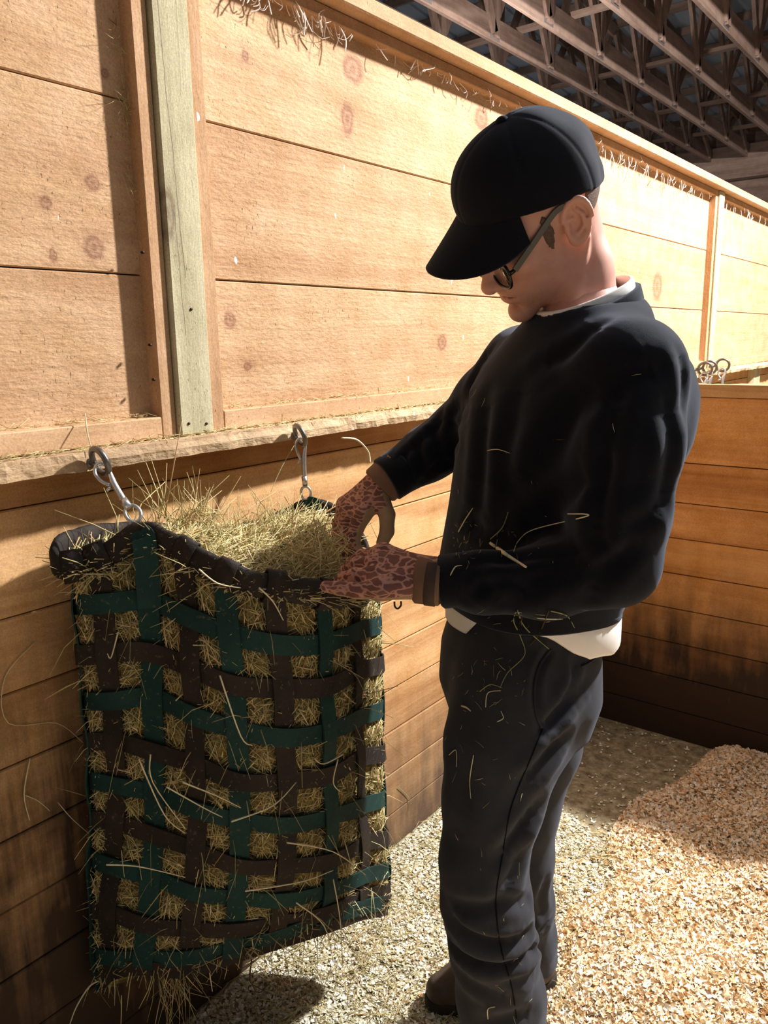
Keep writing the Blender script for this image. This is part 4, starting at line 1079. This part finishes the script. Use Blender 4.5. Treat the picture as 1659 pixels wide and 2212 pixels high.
tr_str = [
 ([(970, 1975), (1010, 2020), (1080, 2040), (1140, 2015)], .015, .012), ([(975, 2035), (1030, 2075), (1090, 2085), (1150, 2050)], .013, .011), ([(990, 2100), (1050, 2140), (1100, 2150)], .008, .014), ([(965, 1945), (1020, 1960), (1090, 1950), (1140, 1945)], .008, .012),
 ([(1130, 1830), (1110, 1880), (1085, 1930)], .009, .013), ([(1160, 1740), (1120, 1800), (1085, 1850)], .014, .014), ([(1215, 1590), (1180, 1640), (1130, 1690)], .012, .013), ([(1186, 1408), (1163, 1445), (1155, 1492), (1159, 1540), (1170, 1574)], .007, .006), ([(1230, 1510), (1200, 1555), (1176, 1580)], .009, .010), ([(1262, 1470), (1225, 1520), (1172, 1572)], .008, .013),
 ([(1160, 2095), (1110, 2120), (1060, 2110)], .007, .012), ([(1180, 2010), (1165, 2040), (1150, 2060)], .006, .008), ([(1190, 1985), (1170, 2005)], .005, .007), ([(1150, 2190), (1100, 2200), (1040, 2212)], .007, .014),
 ([(1240, 1430), (1238, 1470), (1222, 1505)], .007, .008), ([(975, 1600), (1000, 1700), (985, 1820)], .005, .02), ([(1180, 1900), (1168, 1940), (1175, 1980)], .006, .010)]
X = creases(X, Q, trousers_sdf, tr_str)
trousers = pchild('trousers', X, Q, M_TROUS); trousers['label'] = 'charcoal twill trousers with slant pockets'
from mathutils.bvhtree import BVHTree
def caster(objs):
    V = []; F = []
    for o in objs:
        n = len(V); V += [tuple(v.co) for v in o.data.vertices]; F += [tuple(i+n for i in p_.vertices) for p_ in o.data.polygons]
    t = BVHTree.FromPolygons(V, F)
    def cast(px, py, lift=0.0):
        d = Vector(ray(px, py)).normalized(); h = t.ray_cast(Vector(CAM), d)
        return None if h[0] is None else (np.array(h[0])-np.array(d)*lift, np.array(h[1]))
    return cast
cast_tr = caster([trousers])
def seam(px, name, mat, r=.0016, lift=.0012, par=None):
    px = spline(np.array([(a, b, 0) for a, b in px], float), 6)[:, :2]
    pl = np.array([h[0] for h in (cast_tr(a, b, lift) for a, b in px) if h is not None])
    V, F = tube_np(pl, r, 6); return mesh_py(name, V, F, mat, par or trousers, True)
M_SEAM = plain('dark_seam_thread', srgb(20, 20, 22), .9, .1)
seam([(1190, 1402), (1165, 1440), (1155, 1490), (1158, 1540), (1170, 1572)], 'pocket_edge', M_TROUS, .0026, .0005)
seam([(1172, 1575), (1150, 1630), (1120, 1700), (1100, 1760), (1085, 1850), (1072, 1930), (1074, 1990), (1085, 2060), (1105, 2130), (1116, 2200)], 'side_seam', M_SEAM, .0012, .0004)
seam([(1256, 1440), (1272, 1432), (1288, 1420)], 'back_pocket_edge', M_TROUS, .0022, .0005)
# ------------------------------------------------------------------ boots
def boot_local(P):
    # x forward, y left, z up, sole on z=0
    d = caps(P, [(-.075, 0, .045), (.02, 0, .045), (.10, .004, .042), (.155, .002, .036)], [.040, .038, .044, .034], .03)
    d = smin(d, caps(P, [(-.05, 0, .06), (-.045, 0, .17)], [.046, .05], 0), .03)
    d = smin(d, caps(P, [(.0, 0, .075), (.07, 0, .055)], [.036, .035], 0), .03)
    d = smax(d, .018-P[:, 2], .006)
    return smax(d, P[:, 2]-.19, .006)
XB, QB = surfnet(boot_local, (-.14, -.08, .0), (.21, .08, .21), .0045); XB = relax(XB, QB, 1, .5)
def sole_local(P):
    d = caps(P*np.array([1, 1, .2]), [(-.078, 0, .0), (.02, -.002, .0), (.10, .004, .0), (.158, .002, .0)], [.041, .036, .046, .034], .03)
    return smax(smax(d, .001-P[:, 2], .003), P[:, 2]-.026, .004)
XS, QS = surfnet(sole_local, (-.14, -.08, -.006), (.21, .08, .034), .0045)
def place_boot(org, fwd, label):
    B = np.array([nrm2(fwd), np.cross([0, 0, 1], nrm2(fwd)), [0, 0, 1]])
    b = pchild('boot', XB@B+org, QB, M_BOOT); b['label'] = label
    pchild('sole', XS@B+org, QS, M_SOLE, True, b)
toe, heel = onp(920, 2168, 2, 0.012), onp(1196, 2105, 2, 0.012)
fd = nrm2(toe-heel)
place_boot(toe*.5+heel*.5-fd*.037+np.array([0, 0, -.012])*0+np.array([0, 0, -.006]), fd, 'dusty brown leather boot on the far foot')
la = Lleg[-1]; place_boot(np.array([la[0], la[1], .006])+FF*.03, nrm2([-.5, -.86, 0]), 'dusty brown leather boot on the near foot')
# ------------------------------------------------------------------ cap
CC = np.array([-.006, 0, .050]); CRD = np.array([.1045, .0875, .103])
def cap_plane(Q):   # lower edge: high on the forehead, over the ear, low at the nape
    f = Q[:, 0]; edge = np.interp(f, [-.13, -.09, -.03, .03, .07, .13], [.004, .012, .036, .050, .060, .060])
    return edge-Q[:, 2]
def cap_sdf(Q):
    d = ellip(Q, CC, CRD)
    d = smin(d, ellip(Q, (.040, 0, .080), (.064, .068, .062)), .03)
    ang = np.arctan2(Q[:, 1], Q[:, 0]-CC[0]); r = np.hypot(Q[:, 1], Q[:, 0])
    for s in (0, 60, 120, 180, -60, -120):
        da = np.abs((ang-math.radians(s)+math.pi) % (2*math.pi)-math.pi)*r
        d = d+.0010*np.exp(-(da/.0026)**2)
    # soft dents at the back
    for (c_, w_, a_) in (((-.09, .06, .07), .022, .005), ((-.105, .03, .05), .018, .005), ((-.085, .055, .035), .016, .005), ((-.075, .03, .13), .03, .006)):
        d = d+a_*np.exp(-(np.linalg.norm(Q-np.array(c_), axis=1)/w_)**2)
    return smax(d, cap_plane(Q), .005)
XC, QC = surfnet(cap_sdf, (-.145, -.115, -.02), (.145, .115, .18), .0026); XC = relax(XC, QC, 1, .4)
cap = pchild('cap', HO+XC@HM, QC, M_CAP); cap['label'] = 'black baseball cap'
V, F = [], []
bt = []
for i in range(7):
    ph = math.pi/2*i/6
    for j in range(14):
        a = 2*math.pi*j/14; bt.append(hw(.002+.0095*math.cos(ph)*math.cos(a), .0095*math.cos(ph)*math.sin(a), .1515+.007*math.sin(ph)))
for i in range(6):
    for j in range(14): F.append((i*14+j, i*14+(j+1) % 14, (i+1)*14+(j+1) % 14, (i+1)*14+j))
mesh_py('button', bt, F, M_CAP, cap, True)
# brim: curved visor leaving the front edge of the crown
def brim_pt(s, t, off=0):
    a = s*math.radians(56)
    base = np.array([.001+CRD[0]*.99*math.cos(a), CRD[1]*.99*math.sin(a), .0605])
    reach = .078*max(1-abs(s)**2.6, 0)**.62
    dirn = np.array([math.cos(a*.30), math.sin(a*.30), 0])
    p = base+dirn*reach*t
    p[2] += .004*(1-t)-.027*t-3.0*p[1]**2*t-.9*p[1]**2*(1-t)*0
    p[2] += off
    return p
ns, nt = 40, 12; V = []; F = []
for sd_ in (0, 1):
    for i in range(ns+1):
        for j in range(nt+1):
            V.append(hw(*brim_pt(-1+2*i/ns, j/nt, -.0022 if sd_ else .0012)))
o_ = (ns+1)*(nt+1)
for i in range(ns):
    for j in range(nt):
        a, b, c_, d_ = i*(nt+1)+j, i*(nt+1)+j+1, (i+1)*(nt+1)+j+1, (i+1)*(nt+1)+j
        F += [(a, d_, c_, b), (o_+a, o_+b, o_+c_, o_+d_)]
    j = nt; a, d_ = i*(nt+1)+j, (i+1)*(nt+1)+j; F.append((a, d_, o_+d_, o_+a))
brim = mesh_py('brim', V, F, M_CAP, cap, True)
# ------------------------------------------------------------------ hair at nape and side
def hair_sdf(Q):
    S = Q.copy(); S[:, 1] = np.abs(S[:, 1])
    d = ellip(S, (-.010, 0, .046), (.0945, .0775, .0925)); d = smin(d, ellip(S, (.04, 0, -.005), (.0635, .0635, .0865)), .03)
    reg = smax(S[:, 0]+.030+.35*S[:, 2], -(S[:, 2]+.042+.3*(S[:, 0]+.09)), .01)
    side = ellip(S, (.029, .068, .012), (.0085, .02, .027))+.0022*np.sin(S[:, 0]*900+S[:, 2]*260)*np.sin(S[:, 2]*520)
    reg = np.minimum(reg, side)
    return smax(d, reg, .003)
XH, QH = surfnet(hair_sdf, (-.13, -.10, -.06), (.06, .10, .08), .0028)
hair = pchild('hair', HO+XH@HM, QH, M_HAIR); hair['label'] = 'short cropped brown hair'
# brows
for s in (1, -1):
    V, F = tube_np(np.array([hw(.0985, s*.014, .032), hw(.099, s*.026, .037), hw(.0905, s*.040, .036), hw(.079, s*.050, .028)]), [.003, .004, .0036, .002], 8); mesh_py('eyebrow', V, F, M_BROW, person, True)
    V, F = tube_np(np.array([hw(.094, s*.020, .001), hw(.0962, s*.030, -.002), hw(.0915, s*.042, -.001)]), [.0008, .0012, .0008], 6); mesh_py('eyelash', V, F, M_BROW, person, True)
# ------------------------------------------------------------------ glasses
GU, GFW = -.014, .101
gl = empty('glasses'); gl.parent = person; gl['label'] = 'dark framed eyeglasses low on the nose'
def lens_pt(s, a, k_=1.0, df=0):
    ca, sa = math.cos(a), math.sin(a); e = (abs(ca)**2.6+abs(sa)**2.6)**(-1/2.6)
    l = s*(.0345+.0245*k_*ca*e); u = GU+.0205*k_*sa*e
    return hw(GFW+df-.18*(abs(l)-.02)*abs(l)*8*.35-.12*(u-GU), l, u)
for s in (1, -1):
    A = np.linspace(0, 2*math.pi, 40, endpoint=False)
    V, F = tube_np(np.array([lens_pt(s, a) for a in A]), .0024, 8, True); mesh_py('rim', V, F, M_FRAME, gl, True)
    V = [lens_pt(s, a, .95) for a in A]+[hw(GFW-.001, s*.0345, GU)]; V += [np.array(q)-hf*.0016 for q in V]; n = len(A)
    F = [(i, (i+1) % n, n) for i in range(n)]+[((i+1) % n+n+1, i+n+1, 2*n+1) for i in range(n)]+[(i, i+n+1, (i+1) % n+n+1, (i+1) % n) for i in range(n)]
    mesh_py('lens', V, F, M_LENS, gl, True)
    hinge = np.array([GFW-.010, s*.0635, GU+.008]); tp = [hinge, hinge*.5+np.array([.012, s*.076, .036])*.5, np.array([.012, s*.076, .036]), np.array([-.012, s*.080, .034])]
    P = spline(np.array([hw(*q) for q in tp]), 6); Tt = unit(np.gradient(P, axis=0)); n_ = unit(np.cross(Tt, hu)); V = []; F = []
    for i in range(len(P)):
        hh = np.interp(i, [0, len(P)-1], [.0045, .0038])
        for a, b in ((-1, -1), (1, -1), (1, 1), (-1, 1)): V.append(P[i]+np.cross(n_[i], Tt[i])*a*hh+n_[i]*b*.0015)
    for i in range(len(P)-1):
        for q in range(4): F.append((i*4+q, i*4+(q+1) % 4, (i+1)*4+(q+1) % 4, (i+1)*4+q))
    F += [(0, 3, 2, 1), tuple((len(P)-1)*4+q for q in range(4))]
    mesh_py('temple', V, F, M_TEMPLE, gl)
    V, F = tube_np(np.array([lens_pt(s, .25), hw(*hinge)]), .0032, 8); mesh_py('hinge', V, F, M_FRAME, gl, True)
V, F = tube_np(spline(np.array([hw(GFW, .011, GU+.006), hw(GFW+.004, 0, GU+.009), hw(GFW, -.011, GU+.006)]), 5), .002, 8); mesh_py('bridge', V, F, M_FRAME, gl, True)
# ------------------------------------------------------------------ gloves
def glove(name, fingers, palm, label, thr, back_dir, ksm=.008):
    def f(P):
        d = None
        for pts, rad in palm:
            e = caps(P, pts, rad, .008); d = e if d is None else smin(d, e, .016)
        for pts, rad in fingers: d = smin(d, caps(P, pts, rad, .004), ksm)
        return d
    allp = np.array([p_ for pts, _ in fingers+palm for p_ in pts])
    X, Q = surfnet(f, allp.min(0)-.035, allp.max(0)+.035, .0023); X = relax(X, Q, 1, .4)
    o = pchild(name, X, Q, M_CAMO); o.data.materials.append(M_PALM); o['label'] = label
    fn = vnormals(X, Q)[Q].mean(1); fc = X[Q].mean(1); pal = ((fn@back_dir < thr) | ((thr > 0) & (polydist(fc, np.array(fingers[-1][0][1:])) < .019))).astype(np.int32)
    o.data.polygons.foreach_set('material_index', pal); o.data.update()
    return o, f
# near (left) hand
w0 = at(938, 1252, 1.098)
kp, kr, km, ki = at(822, 1273, 1.075), at(812, 1248, 1.10), at(814, 1220, 1.128), at(828, 1196, 1.152)
palm = [([w0, kp], [.026, .0165]), ([w0, kr], [.026, .0165]), ([w0, km], [.026, .0165]), ([w0, ki], [.026, .0165])]
fing = [([kp, at(768, 1276, 1.082), at(735, 1271, 1.09), at(704, 1267, 1.095)], [.0145, .0118, .0105, .0088]),
        ([kr, at(768, 1245, 1.115), at(742, 1252, 1.14), at(728, 1266, 1.16)], [.0150, .0125, .0115, .010]),
        ([km, at(772, 1221, 1.15), at(748, 1236, 1.185), at(742, 1256, 1.205)], [.0150, .0128, .0115, .010]),
        ([ki, at(782, 1204, 1.185), at(756, 1222, 1.215), at(752, 1245, 1.235)], [.0150, .0125, .0112, .010]),
        ([at(905, 1222, 1.14), at(862, 1210, 1.19), at(822, 1228, 1.225), at(800, 1250, 1.245)], [.018, .0145, .0125, .011])]
bd = nrm2(np.cross(ki-kp, w0-kr)); bd = bd if bd[2] > 0 else -bd
gloveL, _ = glove('glove', fing, palm, 'camouflage patterned work glove on the near hand', -.2, bd)
dL = nrm2(w0-at(830, 1240, 1.11))
cuff('cuff', at(927, 1254, 1.098), dL, .0335, .040, M_CUFF, gloveL, .0035)
pL = at(928, 1272, 1.085); 
cuff('cuff_strap', at(934, 1256, 1.097), dL, .0345, .018, M_CUFFD, gloveL, .0032)
V, F = tube_np(spline(np.array([at(852, 1300, 1.085), at(853, 1310, 1.085), at(859, 1315, 1.085), at(866, 1308, 1.085), at(866, 1299, 1.085)]), 4), .0014, 6); mesh_py('pull_loop', V, F, M_BLACKP, gloveL, True)
# far (right) hand
w1 = at(838, 1036, 1.452)
k1, k2, k3, k4 = at(782, 1112, 1.415), at(760, 1108, 1.44), at(748, 1100, 1.465), at(745, 1090, 1.49)
palm = [([w1, k1], [.027, .0175]), ([w1, k2], [.027, .0175]), ([w1, k3], [.027, .017]), ([w1, k4], [.027, .0165])]
fing = [([k1, at(762, 1165, 1.40), at(770, 1192, 1.39), at(785, 1208, 1.385)], [.0155, .0132, .012, .0105]),
        ([k2, at(740, 1160, 1.42), at(744, 1190, 1.41), at(758, 1208, 1.40)], [.0155, .0132, .012, .0105]),
        ([k3, at(731, 1150, 1.45), at(733, 1182, 1.44), at(745, 1204, 1.435)], [.015, .0128, .0115, .010]),
        ([k4, at(731, 1132, 1.485), at(732, 1160, 1.48), at(742, 1185, 1.475)], [.0145, .012, .0108, .0095]),
        ([at(818, 1068, 1.43), at(836, 1112, 1.41), at(836, 1148, 1.40), at(826, 1172, 1.392)], [.0185, .0150, .0132, .0115])]
bd = nrm2(-CR*.9-CF*.4)
gloveR, _ = glove('glove', fing, palm, 'camouflage patterned work glove on the far hand', .12, bd)
cuff('cuff', at(842, 1030, 1.453), w1-k2, .038, .056, M_CUFF, gloveR, .0035)
# ------------------------------------------------------------------ loose hay on clothes, walls and ledge
M_STRAW = plain('straw_pale', srgb(214, 202, 166), .6, .25, 0, 40, .2)
M_STRAWG = plain('straw_green', srgb(150, 150, 104), .6, .25, 0, 40, .2)
M_TWIG = plain('twig_brown', srgb(74, 56, 38), .7, .2, 0, 60, .25)
cast_p = caster([sweater, trousers])
def straw(P, r, mat, label, name='hay_stalk', group='loose hay stalks on the clothes'):
    P = spline(np.array(P), 5) if len(P) > 2 else np.array(P)
    V, F = tube_np(P, np.interp(np.linspace(0, 1, len(P)), [0, .3, 1], [r*.8, r, r*.55]), 5)
    o = mesh_py(name, V, F, mat, None, True); tag(o, label, 'hay stalk', group); return o
worn = [
 ([(1053, 973), (1076, 971), (1101, 979)], .0007, 0, 'short curved hay stalk lying high on the front of the black sweater'),
 ([(990, 1149), (1004, 1124), (1021, 1098)], .0012, 0, 'pale straight hay stalk at the front edge of the sweater above the cuff'),
 ([(1059, 1165), (1085, 1140), (1098, 1106)], .0009, 1, 'greenish hay stalk slanting up the sweater above the near forearm'),
 ([(1226, 1110), (1270, 1114), (1156, 1143), (1122, 1166), (1110, 1191)], .0009, 0, 'long bent hay stalk folded back on itself across the sweater'),
 ([(1059, 1173), (1097, 1200), (1137, 1225)], .0030, 0, 'broad pale hay blade lying on the near forearm'),
 ([(971, 1247), (983, 1225), (998, 1222)], .0009, 0, 'small bent hay stalk on the near sweater cuff'),
 ([(1118, 1318), (1135, 1356), (1186, 1402)], .0012, 1, 'greenish hay stalk hanging from the sweater hem over the white tee'),
 ([(1144, 1394), (1165, 1368), (1186, 1318)], .0012, 2, 'brown hay twig crossing the sweater hem'),
 ([(1161, 1335), (1188, 1337), (1215, 1337)], .0012, 0, 'flat pale hay stalk stuck level on the sweater hem'),
 ([(1190, 1320), (1224, 1330), (1241, 1356)], .0010, 1, 'bent green hay stalk on the sweater hem towards the back'),
 ([(1114, 1322), (1110, 1343), (1125, 1377), (1133, 1415), (1097, 1453), (1080, 1486)], .0009, 1, 'long curling hay stalk hanging from the hem down the trousers'),
 ([(1023, 1631), (1015, 1683), (1017, 1725)], .0009, 0, 'straight hay stalk on the near thigh of the trousers'),
 ([(1036, 1494), (1059, 1479), (1085, 1486)], .0008, 1, 'arched hay stalk in the small tuft on the front of the trousers'),
 ([(1049, 1528), (1054, 1497), (1082, 1492)], .0008, 0, 'hooked hay stalk below the small tuft on the trousers'),
 ([(1074, 1559), (1087, 1551), (1082, 1536)], .0008, 0, 'short hooked hay bit beside the pocket of the trousers'),
 ([(970, 1631), (985, 1621), (986, 1657)], .0008, 0, 'bent hay bit at the front edge of the near thigh'),
 ([(997, 1525), (1007, 1528), (1017, 1536)], .0016, 0, 'flat pale hay chip on the upper trousers front'),
 ([(1054, 2201), (1054, 2180), (1069, 2175)], .0010, 0, 'forked hay bit low on the near trouser leg')]
for px, r, mi, lab in worn:
    px = spline(np.array([(a, b, 0) for a, b in px], float), 4)[:, :2]
    P = [h[0] for h in (cast_p(a, b, .003) for a, b in px) if h is not None]
    if len(P) > 2: straw(P, r, (M_STRAW, M_STRAWG, M_TWIG)[mi], lab)
# fine bits of chaff clinging to the clothes
cr_ = np.random.default_rng(5); Pc = []; Nc = []
for (cx, cy, sx, sy, n) in ((1005, 1170, 20, 32, 32), (1100, 1185, 70, 30, 14), (1150, 1340, 60, 18, 16), (1045, 1475, 45, 45, 34), (1150, 950, 120, 140, 10), (1050, 1750, 60, 200, 22), (1090, 2080, 40, 70, 10)):
    for a, b in zip(cr_.normal(cx, sx, n), cr_.normal(cy, sy, n)):
        h = cast_p(a, b, .0018)
        if h is not None: Pc.append(h[0]); Nc.append(h[1])
Pc = np.array(Pc); Nc = np.array(Nc); n = len(Pc)
D = unit(np.cross(Nc, cr_.normal(size=(n, 3)))); L = cr_.uniform(.003, .016, n)
V, F = strands(Pc-D*(L/2)[:, None], D, L, cr_.uniform(.0002, .00045, n), Nc*.1+cr_.normal(size=(n, 3))*.2, cr_)
o = mesh_np('chaff', V, F, M_HAY); tag(o, 'tiny bits of hay chaff clinging to the sweater and trousers', 'chaff', kind='stuff')
# stalks on and near the wall
WX = .004
for px, d, r, mat, lab in [
 ([(78, 1385), (10, 1465), (18, 1562), (122, 1562), (180, 1605)], [WX, WX, WX, WX, .05], .0008, M_STRAW, 'long thin bent hay stalk outlined on the wall left of the bag'),
 ([(65, 1638), (52, 1715), (64, 1772)], [WX]*3, .0012, M_STRAW, 'kinked pale hay stalk stuck upright on the wall left of the bag'),
 ([(55, 1718), (82, 1730), (108, 1752)], [WX]*3, .0008, M_STRAW, 'small side stalk beside the kinked stalk on the left wall'),
 ([(125, 1733), (155, 1768), (195, 1803)], [WX, .02, .05], .0008, M_STRAW, 'thin hay stalk reaching from the wall to the left edge of the bag'),
 ([(184, 893), (189, 935), (200, 978)], [.055, .075, .09], .0012, M_STRAW, 'pale hay stalk leaning upright against the ledge left of the eye bolt'),
 ([(638, 958), (608, 1010), (585, 1062)], [.10, .11, .12], .0009, M_STRAWG, 'thin hay stalk dangling from the right eye bolt'),
 ([(738, 946), (770, 950), (795, 975), (800, 1000)], [.25, .25, .25, .26], .0022, M_STRAW, 'curved hay blade in the air above the far glove'),
 ([(544, 2070), (540, 2110), (548, 2128), (592, 2150)], [.27, .26, .25, .24], .0018, M_TWIG, 'dark bent twig hanging under the bag'),
 ([(546, 2130), (560, 2145), (585, 2120)], [.25, .25, .26], .0012, M_TWIG, 'small dark twig fork under the bag'),
 ([(215, 2118), (192, 2132), (165, 2175), (150, 2215)], [.05]*4, .0016, M_STRAW, 'pale hay stalk drooping from the lower left corner of the bag'),
 ([(262, 2150), (262, 2185), (261, 2215)], [.05]*3, .0012, M_STRAW, 'straight hay stalk hanging below the lower left corner of the bag'),
 ([(860, 1700), (885, 1728), (880, 1765)], [WX]*3, .0010, M_STRAWG, 'bent hay stalk stuck low on the wall right of the bag')]:
    straw([onp(a, b, 0, q) for (a, b), q in zip(px, d)], r, mat, lab, group='stray hay stalks by the wall')
# hay tufts on the bag front: leaves and coarse stalks that hang out of the openings
tr_ = np.random.default_rng(9)
tuft = [([(475, 1460), (520, 1590), (545, 1610)], .40), ([(300, 1640), (355, 1760), (400, 1800)], .26), ([(325, 1630), (330, 1690), (400, 1790)], .26), ([(360, 1700), (440, 1745), (480, 1765)], .30), ([(395, 1690), (470, 1720), (520, 1745)], .33), ([(740, 1630), (700, 1650), (680, 1640)], .42), ([(730, 1640), (720, 1690), (735, 1710)], .42),
 ([(230, 1868), (300, 1872), (400, 1895)], .24), ([(500, 1775), (590, 1740), (640, 1690)], .42), ([(530, 1925), (650, 1905), (720, 1880)], .38), ([(620, 1820), (720, 1840), (790, 1890)], .40), ([(560, 1270), (590, 1300), (612, 1340)], .42), ([(430, 1230), (470, 1260), (520, 1270)], .36), ([(255, 1365), (240, 1420), (232, 1412)], .17), ([(640, 1950), (700, 2000), (720, 2080)], .36), ([(720, 1900), (735, 1990), (740, 2090)], .37)]
for i, (px, d) in enumerate(tuft):
    pass
V_ = []
for (px, d) in tuft:
    P = spline(np.array([onp(a, b, 0, d+.012) for a, b in px]), 5); V_.append(tube_np(P, np.interp(np.linspace(0, 1, len(P)), [0, 1], [.0013, .0007]), 5))
V, F = join(V_); o = mesh_py('coarse_stalks', V, F, M_STRAW, hay, True); o['kind'] = 'stuff'
# hay dust along the ledge and bottom trim
n = 4200
y = er = cr_.uniform(-.3, 5.0, n); top = cr_.uniform(0, 1, n) < .38
yy = y.copy(); post = (yy % 3.235 > .86) & (yy % 3.235 < 1.02)
x = np.where(top, cr_.uniform(.022, .049, n), cr_.uniform(.052, .083, n)); z = np.where(top, 1.3085, 1.2690)+cr_.uniform(0, .005, n)
P = np.stack([x, y, z], 1)[~(post & top)]; n = len(P)
D = unit(np.stack([cr_.normal(0, .25, n), cr_.normal(0, 1, n), cr_.normal(0, .12, n)], 1)); L = cr_.uniform(.005, .035, n)
V, F = strands(P-D*(L/2)[:, None], D, L, cr_.uniform(.0003, .0008, n), cr_.normal(size=(n, 3))*.15, cr_)
V[:, 0] = np.clip(V[:, 0], .021, .094)
o = mesh_np('ledge_hay', V, F, M_HAY); tag(o, 'dusty hay bits lying along the wall ledge', 'hay', kind='stuff')
# cobwebs under the cap trim
k = NT('cobweb_silk'); M_WEB = k.out(srgb(232, 220, 208), .8, .1)
VS = []
def web(y0, y1, n, zmax):
    for _ in range(n):
        y = cr_.uniform(y0, y1); a = np.array([cr_.uniform(.03, .05), y, 2.082+cr_.uniform(0, .02)]); ln = cr_.uniform(.02, zmax)
        b = a+np.array([cr_.normal(0, .008), cr_.normal(0, .018), -ln])
        m = (a+b)/2+np.array([.004, cr_.normal(0, .008), cr_.normal(0, .006)])
        b[0] = max(b[0], .023); m[0] = max(m[0], .023)
        VS.append(tube_np(spline(np.array([a, m, b]), 4), cr_.uniform(.0005, .0016), 4))
        if cr_.uniform() < .5:
            c = b+np.array([0, cr_.normal(0, .03), cr_.uniform(.0, .04)]); VS.append(tube_np(spline(np.array([m, (m+c)/2+np.array([0, 0, -.008]), c]), 3), .0005, 4))
web(1.12, 1.42, 34, .06); web(1.42, 2.2, 34, .035); web(2.3, 4.0, 80, .07); web(4.3, 5.4, 20, .08)
V, F = join(VS); o = mesh_py('cobwebs', V, F, M_WEB); tag(o, 'dusty pale cobweb threads hanging under the wall cap trim', 'cobweb', kind='stuff')
# droppings-and-dust tufts caught beside the left batten
n = 130
P = np.stack([cr_.uniform(.022, .034, n), cr_.normal(.858, .008, n), cr_.choice([1.80, 1.84, 1.72, 1.93], n)+cr_.normal(0, .02, n)], 1)
D = unit(cr_.normal(size=(n, 3))*np.array([.3, 1, 1])); L = cr_.uniform(.008, .03, n)
V, F = strands(P, D, L, cr_.uniform(.0003, .0006, n), cr_.normal(size=(n, 3))*.3, cr_); V[:, 0] = np.maximum(V[:, 0], .0225)
o = mesh_np('batten_fluff', V, F, M_HAY); tag(o, 'small tufts of hay caught beside the left batten', 'hay', kind='stuff')
# screws in the post foot and along the battens
M_SCREW = plain('rusty_screw', srgb(52, 40, 30), .6, .4, .6, 200, .3)
for (px, py, xx) in ((408, 915, .0605), (446, 915, .0605), (413, 668, .0605), (333, 820, .0505), (309, 545, .0505), (325, 745, .0505)):
    c = onp(px, py, 0, xx); V, F = tube_np(np.array([c-np.array([.004, 0, 0]), c+np.array([.0012, 0, 0])]), .0026, 10)
    o = mesh_py('screw', V, F, M_SCREW, wl, True); o.location = -Vector(wl.location)
